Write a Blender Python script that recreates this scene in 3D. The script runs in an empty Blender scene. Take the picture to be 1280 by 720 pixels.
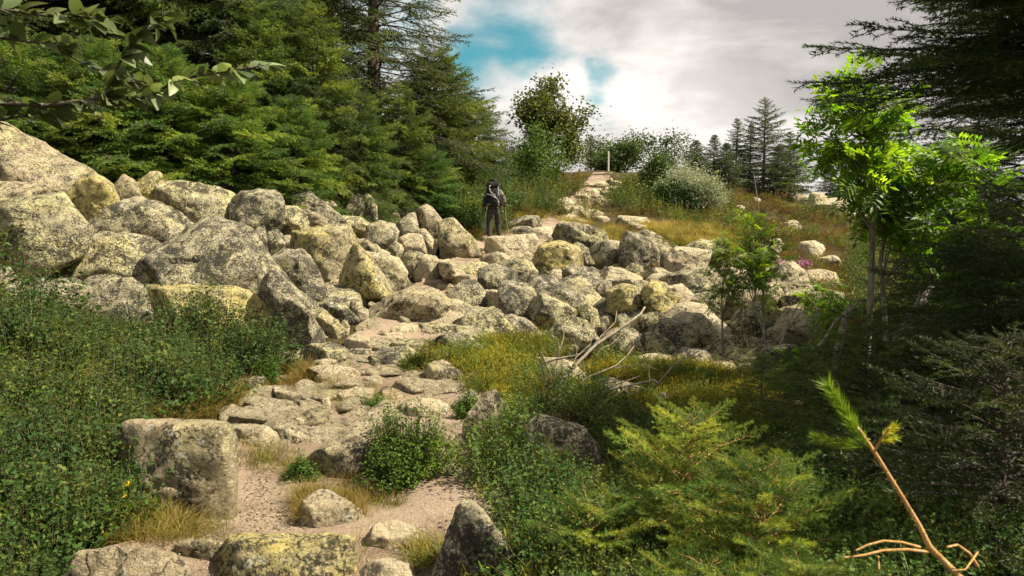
import bpy, bmesh, math, random
import numpy as np
from mathutils import Vector, Matrix, Euler

SC = bpy.context.scene
COL = SC.collection
R = math.radians
PI = math.pi

# ------------------------------------------------------------------ camera
PITCH = R(-3.0)
CAMZ = 1.6
F = 924.0                      # focal length in photograph pixels (1280 wide)
cam_d = bpy.data.cameras.new('camera')
cam_d.sensor_width = 36.0
cam_d.lens = 36.0 * F / 1280.0
cam_d.clip_start = 0.05
cam_d.clip_end = 3000.0
cam_d.dof.use_dof = True
cam_d.dof.focus_distance = 9.0
cam_d.dof.aperture_fstop = 8.0
cam = bpy.data.objects.new('camera', cam_d)
COL.objects.link(cam)
cam.location = (0, 0, CAMZ)
cam.rotation_euler = (PI / 2 + PITCH, 0, 0)
SC.camera = cam

# ------------------------------------------------------------------ light
SUN_AZ, SUN_EL = R(98), R(52)      # azimuth measured from +Y (view) towards +X
SC.view_settings.view_transform = 'Standard'
SC.view_settings.look = 'None'
SC.view_settings.gamma = 1.0
SC.view_settings.use_curve_mapping = False
SC.view_settings.exposure = 1.18
SC.cycles.max_bounces = 6
SC.cycles.diffuse_bounces = 3
SC.cycles.transmission_bounces = 4
SC.cycles.transparent_max_bounces = 4

sun_d = bpy.data.lights.new('sun', 'SUN')
sun_d.energy = 5.0
sun_d.angle = R(0.5)
sun_d.color = (1.0, 0.89, 0.70)
sun = bpy.data.objects.new('sun', sun_d)
COL.objects.link(sun)
sun_dir = Vector((math.sin(SUN_AZ) * math.cos(SUN_EL), math.cos(SUN_AZ) * math.cos(SUN_EL), math.sin(SUN_EL)))
sun.rotation_euler = sun_dir.to_track_quat('Z', 'Y').to_euler()
sun.location = sun_dir * 100


class NT:
    """tiny helper for node trees"""
    def __init__(self, tree):
        self.t = tree
        self.n = tree.nodes
        self.l = tree.links

    def node(self, typ, **kw):
        n = self.n.new(typ)
        for k, v in kw.items():
            setattr(n, k, v)
        return n

    def link(self, a, b):
        self.l.new(a, b)

    def val(self, sock, v):
        if isinstance(v, (int, float)):
            sock.default_value = v
        elif isinstance(v, (tuple, list)):
            sock.default_value = tuple(v) + ((1.0,) if len(v) == 3 and sock.type == 'RGBA' else ())
        else:
            self.link(v, sock)

    def math(self, op, a, b=0.0, clamp=False):
        n = self.node('ShaderNodeMath', operation=op)
        n.use_clamp = clamp
        self.val(n.inputs[0], a)
        self.val(n.inputs[1], b)
        return n.outputs[0]

    def mix(self, fac, a, b, blend='MIX'):
        n = self.node('ShaderNodeMix', data_type='RGBA', blend_type=blend)
        n.clamp_factor = True
        self.val(n.inputs['Factor'], fac)
        self.val(n.inputs['A'] if False else n.inputs[6], a)
        self.val(n.inputs[7], b)
        return n.outputs[2]

    def noise(self, vec, scale, detail=3.0, rough=0.55, dist=0.0):
        n = self.node('ShaderNodeTexNoise')
        if vec is not None:
            self.link(vec, n.inputs['Vector'])
        n.inputs['Scale'].default_value = scale
        n.inputs['Detail'].default_value = detail
        n.inputs['Roughness'].default_value = rough
        n.inputs['Distortion'].default_value = dist
        return n.outputs['Fac']

    def voro(self, vec, scale, feature='F1', out='Distance', rnd=1.0):
        n = self.node('ShaderNodeTexVoronoi', feature=feature)
        self.link(vec, n.inputs['Vector'])
        n.inputs['Scale'].default_value = scale
        n.inputs['Randomness'].default_value = rnd
        return n.outputs[out]

    def step(self, v, lo, hi):
        n = self.node('ShaderNodeMapRange')
        n.interpolation_type = 'SMOOTHSTEP'
        self.val(n.inputs[0], v)
        self.val(n.inputs[1], lo)
        self.val(n.inputs[2], hi)
        return n.outputs[0]


# ------------------------------------------------------------------ world
world = bpy.data.worlds.new('World')
SC.world = world
world.use_nodes = True
w = NT(world.node_tree)
w.n.clear()
wo = w.node('ShaderNodeOutputWorld')
bg = w.node('ShaderNodeBackground')
bg.inputs['Strength'].default_value = 0.064
sky = w.node('ShaderNodeTexSky', sky_type='NISHITA')
sky.sun_disc = False
sky.sun_elevation = SUN_EL
sky.sun_rotation = SUN_AZ
sky.altitude = 1200
sky.air_density = 1.0
sky.dust_density = 0.6
sky.ozone_density = 3.0
tc = w.node('ShaderNodeTexCoord')
D = tc.outputs['Generated']
sep = w.node('ShaderNodeSeparateXYZ')
w.link(D, sep.inputs[0])
# cloud plane coordinates: direction projected on a high flat layer
zc = w.math('MAXIMUM', sep.outputs[2], 0.03)
zc = w.math('ADD', zc, 0.18)
px_ = w.math('DIVIDE', sep.outputs[0], zc)
py_ = w.math('DIVIDE', sep.outputs[1], zc)
cmb = w.node('ShaderNodeCombineXYZ')
w.link(px_, cmb.inputs[0]); w.link(py_, cmb.inputs[1]); cmb.inputs[2].default_value = 3.7
P = cmb.outputs[0]
base = w.noise(P, 0.85, 7.0, 0.52, 0.35)
fine = w.noise(P, 3.0, 6.0, 0.6, 0.6)
cov = w.math('ADD', w.math('MULTIPLY', base, 0.8), w.math('MULTIPLY', fine, 0.2))


def blob(dx, dy, dz, r0, r1):
    v = Vector((dx, dy, dz)).normalized()
    n = w.node('ShaderNodeVectorMath', operation='DISTANCE')
    # a little wobble so that the gap edges are ragged
    sc_ = w.node('ShaderNodeVectorMath', operation='ADD')
    nn = w.node('ShaderNodeTexNoise'); nn.inputs['Scale'].default_value = 7.0; nn.inputs['Detail'].default_value = 5.0
    w.link(D, nn.inputs['Vector'])
    m = w.node('ShaderNodeVectorMath', operation='MULTIPLY_ADD')
    w.link(nn.outputs['Color'], m.inputs[0]); m.inputs[1].default_value = (0.16,) * 3
    m.inputs[2].default_value = (-0.08,) * 3
    w.link(D, sc_.inputs[0]); w.link(m.outputs[0], sc_.inputs[1])
    w.link(sc_.outputs[0], n.inputs[0]); n.inputs[1].default_value = v
    mr = w.node('ShaderNodeMapRange'); mr.interpolation_type = 'SMOOTHSTEP'
    w.link(n.outputs['Value'], mr.inputs[0])
    mr.inputs[1].default_value = r0; mr.inputs[2].default_value = r1
    mr.inputs[3].default_value = 1.0; mr.inputs[4].default_value = 0.0
    return mr.outputs[0]


def pdir(px, py):
    a, b = (px - 640) / F, (360 - py) / F
    c, s = math.cos(PITCH), math.sin(PITCH)
    return (a, c - b * s, s + b * c)


gap = w.math('MAXIMUM', blob(*pdir(618, 30), 0.0, 0.17), blob(*pdir(752, 108), 0.0, 0.085))
gap = w.math('MAXIMUM', gap, blob(*pdir(440, -60), 0.02, 0.26))
gap = w.math('MAXIMUM', gap, blob(-0.9, -0.2, 0.7, 0.1, 0.5))
gap = w.math('MAXIMUM', gap, blob(0.1, -0.6, 1.0, 0.1, 0.45))
mask = w.step(w.math('SUBTRACT', cov, w.math('MULTIPLY', gap, 0.36)), 0.16, 0.36)
# cloud body: bright with greyer folds
fold = w.noise(P, 1.5, 5.0, 0.55, 0.5)
tone = w.step(w.math('ADD', w.math('MULTIPLY', fold, 0.75), w.math('MULTIPLY', fine, 0.25)), 0.38, 0.70)
dark = w.math('MAXIMUM', blob(*pdir(764, 0), 0.0, 0.13), blob(*pdir(1090, -60), 0.05, 0.34))
bright = blob(*pdir(880, 150), 0.05, 0.28)
tone = w.math('ADD', tone, w.math('MULTIPLY', bright, 0.60), clamp=True)
tone = w.math('SUBTRACT', tone, w.math('MULTIPLY', dark, 0.62), clamp=True)
cc = w.mix(tone, (3.7, 3.45, 3.35), (7.9, 7.45, 7.0))
skc = w.mix(1.0, sky.outputs[0], (0.50, 1.12, 0.80), 'MULTIPLY')
w.link(w.mix(mask, skc, cc), bg.inputs['Color'])
w.link(bg.outputs[0], wo.inputs[0])
world.cycles.sampling_method = 'MANUAL'
world.cycles.sample_map_resolution = 512

# ------------------------------------------------------------------ materials
MAT = {}


def newmat(name):
    m = bpy.data.materials.new(name)
    m.use_nodes = True
    m.node_tree.nodes.clear()
    MAT[name] = m
    t = NT(m.node_tree)
    out = t.node('ShaderNodeOutputMaterial')
    return m, t, out


def bsdf(t, out, color, rough=0.85, spec=0.25, normal=None):
    b = t.node('ShaderNodeBsdfPrincipled')
    t.val(b.inputs['Base Color'], color)
    t.val(b.inputs['Roughness'], rough)
    b.inputs['Specular IOR Level'].default_value = spec
    if normal is not None:
        t.link(normal, b.inputs['Normal'])
    if out is not None:
        t.link(b.outputs[0], out.inputs[0])
    return b


def bump(t, h, dist, strength=1.0, nrm=None):
    b = t.node('ShaderNodeBump')
    b.inputs['Strength'].default_value = strength
    b.inputs['Distance'].default_value = dist
    t.link(h, b.inputs['Height'])
    if nrm is not None:
        t.link(nrm, b.inputs['Normal'])
    return b.outputs[0]


def rock_mat(name, stone_a, stone_b, lichen, lich_amt, dark_amt, pale_amt, lichen2):
    m, t, out = newmat(name)
    tc = t.node('ShaderNodeTexCoord')
    oi = t.node('ShaderNodeObjectInfo')
    off = t.node('ShaderNodeVectorMath', operation='MULTIPLY_ADD')
    cx = t.node('ShaderNodeCombineXYZ')
    t.link(oi.outputs['Random'], cx.inputs[0]); t.link(oi.outputs['Random'], cx.inputs[1])
    t.link(cx.outputs[0], off.inputs[0]); off.inputs[1].default_value = (37.0, 53.0, 11.0)
    t.link(tc.outputs['Object'], off.inputs[2])
    V = off.outputs[0]
    big = t.noise(V, 1.7, 5, 0.6, 0.4)
    mid = t.noise(V, 6.5, 6, 0.68, 0.3)
    fin = t.noise(V, 34.0, 6, 0.75)
    grain = t.noise(V, 120.0, 3, 0.7)
    c = t.mix(t.step(mid, 0.35, 0.65), stone_a, stone_b)
    c = t.mix(t.step(grain, 0.42, 0.62), c, t.mix(0.6, c, (0.62, 0.58, 0.5)))
    c = t.mix(1.0, c, (1.0, 0.955, 0.80), 'MULTIPLY')
    # broad crusts of lichen, broken up at its edge
    l1 = t.math('ADD', t.math('MULTIPLY', big, 0.55), t.math('MULTIPLY', fin, 0.45))
    rnd = t.math('MULTIPLY', t.math('SUBTRACT', oi.outputs['Random'], 0.5), 0.10)
    l1 = t.math('ADD', l1, rnd)
    lm = t.step(l1, 0.57 - lich_amt * 0.16, 0.62 - lich_amt * 0.16)
    lc = t.mix(t.step(fin, 0.4, 0.62), lichen, lichen2)
    c = t.mix(t.math('MULTIPLY', lm, 0.85), c, lc)
    mo = t.math('ADD', t.math('MULTIPLY', t.noise(V, 13.0, 5, 0.7, 0.5), 0.7), t.math('MULTIPLY', grain, 0.3))
    c = t.mix(t.math('MULTIPLY', t.step(mo, 0.51, 0.58), 0.62), c, (0.135, 0.12, 0.065))
    # round pale crusts
    vd = t.voro(V, 11.0)
    pm = t.math('MULTIPLY', t.step(t.math('ADD', vd, t.math('MULTIPLY', fin, 0.5)), 0.50, 0.42),
                t.step(t.noise(V, 3.1, 3, 0.6), 0.60 - pale_amt * 0.2, 0.66 - pale_amt * 0.2))
    c = t.mix(t.math('MULTIPLY', pm, 0.8), c, (0.60, 0.60, 0.50))
    vd2 = t.voro(V, 27.0)
    pm2 = t.math('MULTIPLY', t.step(t.math('ADD', vd2, t.math('MULTIPLY', fin, 0.6)), 0.56, 0.47), t.step(t.noise(V, 5.0, 3, 0.6), 0.50, 0.56))
    c = t.mix(t.math('MULTIPLY', pm2, 0.75), c, (0.66, 0.63, 0.48))
    # black crust lichen and pitting
    dk = t.math('ADD', t.math('MULTIPLY', t.noise(V, 4.3, 4, 0.7, 0.8), 0.45), t.math('MULTIPLY', t.noise(V, 46.0, 5, 0.78), 0.55))
    dm = t.step(dk, 0.595 - dark_amt * 0.13, 0.64 - dark_amt * 0.13)
    c = t.mix(t.math('MULTIPLY', dm, 0.88), c, (0.045, 0.045, 0.04))
    # thin cracks
    crv = t.node('ShaderNodeTexVoronoi', feature='DISTANCE_TO_EDGE')
    wob = t.node('ShaderNodeTexNoise'); wob.inputs['Scale'].default_value = 5.0; wob.inputs['Detail'].default_value = 5.0
    t.link(V, wob.inputs['Vector'])
    wv = t.node('ShaderNodeVectorMath', operation='MULTIPLY_ADD')
    t.link(wob.outputs['Color'], wv.inputs[0]); wv.inputs[1].default_value = (0.5,) * 3; t.link(V, wv.inputs[2])
    t.link(wv.outputs[0], crv.inputs['Vector']); crv.inputs['Scale'].default_value = 1.6
    ck = t.step(crv.outputs['Distance'], 0.018, 0.0)
    ck = t.math('MULTIPLY', ck, t.step(big, 0.42, 0.50))
    c = t.mix(t.math('MULTIPLY', ck, 0.8), c, (0.05, 0.042, 0.035))
    h = t.math('ADD', t.math('MULTIPLY', mid, 1.0), t.math('MULTIPLY', fin, 0.75))
    h = t.math('ADD', h, t.math('MULTIPLY', lm, 0.05))
    h = t.math('SUBTRACT', h, t.math('MULTIPLY', ck, 0.35))
    h = t.math('ADD', h, t.math('MULTIPLY', grain, 0.08))
    # chipped, stepped breaks
    cv = t.node('ShaderNodeTexVoronoi', feature='F1'); t.link(wv.outputs[0], cv.inputs['Vector']); cv.inputs['Scale'].default_value = 4.5
    cs = t.node('ShaderNodeSeparateColor'); t.link(cv.outputs['Color'], cs.inputs[0])
    h = t.math('ADD', h, t.math('MULTIPLY', cs.outputs[0], 0.55))
    h = t.math('ADD', h, t.math('MULTIPLY', cv.outputs['Distance'], -0.9))
    bsdf(t, out, c, 0.92, 0.15, bump(t, h, 0.075, 1.0))
    return m


rock_mat('lichen_granite', (0.36, 0.33, 0.25), (0.56, 0.52, 0.40), (0.56, 0.50, 0.20), 0.60, 0.85, 0.9, (0.62, 0.58, 0.36))
rock_mat('yellow_lichen_granite', (0.38, 0.335, 0.22), (0.56, 0.50, 0.34), (0.62, 0.50, 0.11), 0.80, 0.70, 0.7, (0.62, 0.56, 0.28))
rock_mat('grey_granite', (0.30, 0.275, 0.215), (0.52, 0.48, 0.375), (0.53, 0.47, 0.21), 0.5, 0.95, 1.0, (0.56, 0.53, 0.40))
rock_mat('pale_granite', (0.46, 0.395, 0.30), (0.65, 0.575, 0.45), (0.56, 0.49, 0.26), 0.18, 0.45, 0.5, (0.62, 0.56, 0.38))
rock_mat('tan_granite', (0.35, 0.295, 0.215), (0.54, 0.46, 0.34), (0.53, 0.46, 0.20), 0.40, 0.65, 0.6, (0.58, 0.52, 0.32))


def ground_mat():
    m, t, out = newmat('hillside_soil')
    g = t.node('ShaderNodeNewGeometry')
    V = g.outputs['Position']
    a = t.noise(V, 0.35, 6, 0.6, 0.4)
    b = t.noise(V, 3.0, 6, 0.7)
    f = t.noise(V, 22.0, 5, 0.75)
    c = t.mix(t.step(a, 0.42, 0.58), (0.055, 0.045, 0.022), (0.105, 0.085, 0.03))
    c = t.mix(t.step(b, 0.5, 0.62), c, (0.15, 0.105, 0.045))
    c = t.mix(t.step(f, 0.45, 0.62), c, (0.035, 0.028, 0.018))
    bsdf(t, out, c, 0.95, 0.1, bump(t, t.math('ADD', b, f), 0.08, 1.0))
    m, t, out = newmat('path_dirt')
    g = t.node('ShaderNodeNewGeometry')
    V = g.outputs['Position']
    a = t.noise(V, 1.6, 6, 0.6, 0.3)
    f = t.noise(V, 30.0, 6, 0.75)
    k = t.noise(V, 110.0, 4, 0.7)
    c = t.mix(t.step(a, 0.40, 0.62), (0.165, 0.12, 0.083), (0.29, 0.222, 0.16))
    c = t.mix(t.step(f, 0.52, 0.66), c, (0.17, 0.115, 0.075))
    c = t.mix(t.step(k, 0.56, 0.66), c, (0.55, 0.45, 0.34))
    c = t.mix(t.step(t.noise(V, 60.0, 4, 0.8), 0.60, 0.66), c, (0.09, 0.06, 0.04))
    h = t.math('ADD', t.math('MULTIPLY', a, 0.6), t.math('ADD', t.math('MULTIPLY', f, 0.5), t.math('MULTIPLY', k, 0.2)))
    bsdf(t, out, c, 0.95, 0.12, bump(t, h, 0.035, 1.0))


ground_mat()


def leaf_mat(name, c1, c2, c3=None, transl=0.35, rough=0.5, spec=0.3, scale=1.2, tr_tint=(1.25, 1.2, 0.75)):
    """foliage: three greens mixed by position and by instance; multiplied by the object's own tint"""
    m, t, out = newmat(name)
    g = t.node('ShaderNodeNewGeometry')
    oi = t.node('ShaderNodeObjectInfo')
    n1 = t.noise(g.outputs['Position'], scale, 3, 0.6)
    c = t.mix(t.step(n1, 0.38, 0.62), c1, c2)
    if c3 is not None:
        s = t.math('ADD', t.math('MULTIPLY', t.noise(g.outputs['Position'], scale * 2.7, 3, 0.6), 0.65),
                   t.math('MULTIPLY', oi.outputs['Random'], 0.35))
        c = t.mix(t.step(s, 0.50, 0.66), c, c3)
    ri = t.math('ADD', t.math('MULTIPLY', g.outputs['Random Per Island'], 0.7), 0.65)
    ml = t.node('ShaderNodeVectorMath', operation='SCALE')
    t.link(c, ml.inputs[0]); t.link(ri, ml.inputs['Scale'])
    c = t.mix(1.0, ml.outputs[0], oi.outputs['Color'], 'MULTIPLY')
    b = bsdf(t, None, c, rough, spec)
    tr = t.node('ShaderNodeBsdfTranslucent')
    t.link(t.mix(1.0, c, tr_tint, 'MULTIPLY'), tr.inputs['Color'])
    ms = t.node('ShaderNodeMixShader')
    ms.inputs[0].default_value = transl
    t.link(b.outputs[0], ms.inputs[1]); t.link(tr.outputs[0], ms.inputs[2])
    t.link(ms.outputs[0], out.inputs[0])
    return m


leaf_mat('spruce_needles', (0.035, 0.060, 0.016), (0.075, 0.105, 0.020), (0.135, 0.165, 0.028), 0.28, 0.5, 0.3, 0.9)
leaf_mat('fir_needles', (0.05, 0.10, 0.025), (0.10, 0.16, 0.03), (0.20, 0.24, 0.04), 0.35, 0.5, 0.3, 2.0)
leaf_mat('bilberry_leaves', (0.045, 0.090, 0.020), (0.08, 0.135, 0.025), (0.17, 0.175, 0.03), 0.32, 0.6, 0.18, 1.1)
leaf_mat('heath_tips', (0.11, 0.12, 0.022), (0.21, 0.19, 0.028), (0.36, 0.265, 0.035), 0.3, 0.7, 0.1, 0.8)
leaf_mat('brown_heath', (0.08, 0.06, 0.02), (0.19, 0.105, 0.035), (0.17, 0.155, 0.03), 0.25, 0.7, 0.1, 0.35)
leaf_mat('dry_grass', (0.25, 0.195, 0.065), (0.37, 0.29, 0.10), (0.20, 0.21, 0.05), 0.35, 0.6, 0.2, 1.0)
leaf_mat('green_grass', (0.12, 0.13, 0.025), (0.20, 0.18, 0.035), (0.30, 0.23, 0.05), 0.35, 0.6, 0.2, 1.0)
leaf_mat('rowan_leaves', (0.06, 0.105, 0.018), (0.10, 0.15, 0.02), (0.16, 0.19, 0.03), 0.6, 0.45, 0.4, 1.5, (1.6, 1.8, 0.45))
leaf_mat('birch_leaves', (0.075, 0.09, 0.022), (0.10, 0.13, 0.03), (0.14, 0.155, 0.035), 0.35, 0.5, 0.3, 0.7)
leaf_mat('willow_leaves', (0.20, 0.23, 0.15), (0.30, 0.33, 0.23), (0.40, 0.41, 0.30), 0.25, 0.6, 0.3, 0.9)
leaf_mat('whitebeam_leaves', (0.07, 0.11, 0.03), (0.11, 0.15, 0.05), (0.22, 0.26, 0.13), 0.35, 0.45, 0.4, 2.5)


def bark_mat(name, a, b, scale=14.0, dist=0.02):
    m, t, out = newmat(name)
    tc = t.node('ShaderNodeTexCoord')
    mp = t.node('ShaderNodeMapping'); mp.inputs['Scale'].default_value = (1, 1, 0.35)
    t.link(tc.outputs['Object'], mp.inputs[0])
    n = t.noise(mp.outputs[0], scale, 6, 0.7, 0.6)
    n2 = t.noise(mp.outputs[0], scale * 4, 4, 0.7)
    c = t.mix(t.step(n, 0.38, 0.6), a, b)
    c = t.mix(t.step(n2, 0.56, 0.66), c, (0.32, 0.31, 0.27))
    bsdf(t, out, c, 0.9, 0.15, bump(t, t.math('ADD', n, n2), dist, 1.0))


bark_mat('spruce_bark', (0.05, 0.038, 0.028), (0.12, 0.095, 0.075))
bark_mat('grey_bark', (0.14, 0.12, 0.095), (0.30, 0.27, 0.225))
bark_mat('dead_wood', (0.22, 0.175, 0.13), (0.46, 0.39, 0.30), 22.0, 0.008)
bark_mat('shrub_stem', (0.055, 0.055, 0.025), (0.12, 0.105, 0.05), 30.0, 0.002)
bark_mat('orange_twig', (0.36, 0.20, 0.06), (0.52, 0.32, 0.12), 40.0, 0.004)


def plain_mat(name, c, rough=0.8, spec=0.2, n_amt=0.35, scale=18.0):
    m, t, out = newmat(name)
    tc = t.node('ShaderNodeTexCoord')
    n = t.noise(tc.outputs['Object'], scale, 4, 0.65)
    lo = tuple(x * (1 - n_amt) for x in c); hi = tuple(min(1, x * (1 + n_amt)) for x in c)
    bsdf(t, out, t.mix(t.step(n, 0.35, 0.65), lo, hi), rough, spec, bump(t, n, 0.01, 0.6))


plain_mat('trouser_cloth', (0.045, 0.042, 0.036))
plain_mat('jacket_cloth', (0.16, 0.15, 0.125), n_amt=0.75, scale=11.0)
plain_mat('pack_cloth', (0.018, 0.019, 0.021))
plain_mat('pack_strap', (0.30, 0.31, 0.31))
plain_mat('skin', (0.45, 0.27, 0.19), 0.6, 0.3, 0.1)
plain_mat('boot_leather', (0.05, 0.04, 0.032))
plain_mat('cap_cloth', (0.016, 0.016, 0.017))
plain_mat('pole_metal', (0.16, 0.16, 0.16), 0.4, 0.5)
plain_mat('rubber', (0.02, 0.02, 0.02), 0.9, 0.2)
plain_mat('weathered_post_wood', (0.62, 0.60, 0.54), 0.85, 0.1, 0.2)
plain_mat('yellow_petals', (0.80, 0.55, 0.03), 0.6, 0.2, 0.15)
plain_mat('heather_bloom', (0.42, 0.16, 0.28), 0.7, 0.1, 0.3)

# ------------------------------------------------------------------ numpy noise
_rs = np.random.RandomState(7)
_perm = _rs.permutation(4096)
_vals = _rs.rand(4096)


def vnoise(p):
    """value noise in [-1,1] for an (n,3) array"""
    i = np.floor(p).astype(np.int64)
    f = p - i
    f = f * f * (3 - 2 * f)
    out = np.zeros(len(p))
    for dx in (0, 1):
        wx = f[:, 0] if dx else 1 - f[:, 0]
        for dy in (0, 1):
            wy = f[:, 1] if dy else 1 - f[:, 1]
            for dz in (0, 1):
                wz = f[:, 2] if dz else 1 - f[:, 2]
                h = _perm[(_perm[(_perm[(i[:, 0] + dx) & 4095] + i[:, 1] + dy) & 4095] + i[:, 2] + dz) & 4095]
                out += wx * wy * wz * _vals[h]
    return out * 2 - 1


def fbm(p, octv=4, gain=0.5):
    s = np.zeros(len(p)); a = 1.0; q = p.copy()
    for _ in range(octv):
        s += a * vnoise(q)
        q = q * 2.03 + 17.3
        a *= gain
    return s


# ------------------------------------------------------------------ pixel <-> place
CP, SP = math.cos(PITCH), math.sin(PITCH)


def ray(px, py):
    a, b = (px - 640) / F, (360 - py) / F
    return np.array((a, CP - b * SP, SP + b * CP))


def at(px, py, Y):
    """the point that stands at forward distance Y and shows at photograph pixel (px, py)"""
    r = ray(px, py)
    k = Y / r[1]
    return np.array((r[0] * k, Y, CAMZ + r[2] * k))


def proj(P):
    P = np.atleast_2d(P)
    d = P - np.array((0, 0, CAMZ))
    f = d[:, 1] * CP + d[:, 2] * SP
    u = -d[:, 1] * SP + d[:, 2] * CP
    f = np.where(np.abs(f) < 1e-3, 1e-3, f)
    return np.stack([640 + F * d[:, 0] / f, 360 - F * u / f, f], 1)


# ------------------------------------------------------------------ terrain
CTRL_PX = [
    (640, 720, 3.2), (600, 600, 4.6), (560, 500, 6.6), (520, 420, 9.2), (510, 350, 13.2), (615, 305, 19.5),
    (690, 280, 25), (730, 250, 34), (758, 215, 52), (330, 640, 4.0), (330, 560, 5.2), (400, 480, 7.2),
    (0, 700, 2.9), (100, 610, 3.7), (60, 520, 4.6), (100, 450, 6.2), (50, 380, 8.0), (60, 300, 10.2), (60, 232, 12.6),
    (250, 430, 7.9), (240, 340, 10.8), (250, 262, 14.2), (380, 420, 8.6), (340, 310, 12.8), (360, 250, 16.4),
    (450, 350, 12.4), (450, 282, 17.0), (545, 310, 17.6), (560, 262, 23),
    (640, 480, 7.0), (750, 580, 4.9), (700, 470, 7.6), (720, 400, 10.8), (760, 350, 14.2), (800, 312, 18), (840, 288, 22.5),
    (850, 255, 33), (850, 222, 50), (950, 238, 47), (950, 270, 31), (1040, 262, 44), (1040, 300, 27),
    (900, 470, 8.0), (1000, 450, 8.6), (900, 390, 11.2), (1010, 370, 13), (1000, 330, 18),
    (1100, 610, 4.1), (1260, 520, 5.6), (1240, 720, 2.6), (900, 600, 4.4), (900, 320, 17),
    (640, 225, 42), (560, 240, 38), (700, 222, 48),
]
CTRL_W = [
    (0, 0, 0.0), (-3, 0, 0.25), (3, 0, 0.15), (0, 2, 0.08), (0, -2, -0.1), (-12, 14, 3.9), (-14, 22, 5.2), (-11, 30, 6.0),
    (-25, 40, 8.0), (6, 75, 6.3), (6, 150, -6), (-60, 150, 0), (80, 150, -22), (60, 40, -4), (30, 45, 2.0), (30, 25, 0),
    (12, 8, -0.4), (-8, 4, 1.1), (-9, 8, 2.0), (8, 4, 0.3), (-5, 30, 5.0), (-20, 75, 7), (30, 75, 0),
]


def warp(X, Y):
    Yc = np.clip(Y, -2, 190) + 5
    u = np.clip(X / Yc, -1.7, 1.7)
    return u * 2.2, np.log(Yc) * 2.0


_cw = [tuple(at(*c)) for c in CTRL_PX] + CTRL_W
_cw = np.array(_cw)
_cu, _cv = warp(_cw[:, 0], _cw[:, 1])
_N = len(_cw)


def _tps(r2):
    return 0.5 * r2 * np.log(r2 + 1e-9)


_A = np.zeros((_N + 3, _N + 3))
_A[:_N, :_N] = _tps((_cu[:, None] - _cu) ** 2 + (_cv[:, None] - _cv) ** 2) + np.eye(_N) * 0.004
_A[:_N, _N] = 1; _A[:_N, _N + 1] = _cu; _A[:_N, _N + 2] = _cv
_A[_N, :_N] = 1; _A[_N + 1, :_N] = _cu; _A[_N + 2, :_N] = _cv
_W = np.linalg.solve(_A, np.concatenate([_cw[:, 2] / (_cw[:, 1].clip(0) + 5), [0, 0, 0]]))


def terr(X, Y):
    X = np.atleast_1d(np.asarray(X, float)); Y = np.atleast_1d(np.asarray(Y, float))
    X, Y = np.broadcast_arrays(X, Y)
    out = np.empty(X.shape).ravel()
    xf, yf = X.ravel(), Y.ravel()
    for s in range(0, len(xf), 20000):
        u, v = warp(xf[s:s + 20000], yf[s:s + 20000])
        k = _tps((u[:, None] - _cu) ** 2 + (v[:, None] - _cv) ** 2)
        z = k @ _W[:_N] + _W[_N] + u * _W[_N + 1] + v * _W[_N + 2]
        out[s:s + 20000] = z * (yf[s:s + 20000].clip(0, 190) + 5)
    return out.reshape(X.shape)


def tz(x, y):
    return float(terr(x, y)[0])


_YS = np.concatenate([np.linspace(1.2, 12, 220), np.linspace(12.05, 80, 400)])


def hit(px, py, default=60.0):
    """first meeting of the line of sight through a pixel with the hillside"""
    r = ray(px, py)
    k = _YS / r[1]
    X = r[0] * k; Z = CAMZ + r[2] * k
    T = terr(X, _YS)
    below = np.nonzero(Z <= T)[0]
    if len(below) == 0:
        return np.array((r[0] * default / r[1], default, tz(r[0] * default / r[1], default)))
    i = below[0]
    if i == 0:
        Y = _YS[0]
    else:
        g0, g1 = Z[i - 1] - T[i - 1], Z[i] - T[i]
        Y = _YS[i - 1] + (_YS[i] - _YS[i - 1]) * g0 / (g0 - g1 + 1e-9)
    x = r[0] * Y / r[1]
    return np.array((x, Y, tz(x, Y)))


def inpoly(x, y, poly):
    x = np.asarray(x); y = np.asarray(y)
    c = np.zeros(x.shape, bool)
    n = len(poly)
    for i in range(n):
        x0, y0 = poly[i]; x1, y1 = poly[(i + 1) % n]
        cond = ((y0 > y) != (y1 > y)) & (x < (x1 - x0) * (y - y0) / (y1 - y0 + 1e-12) + x0)
        c ^= cond
    return c


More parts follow.
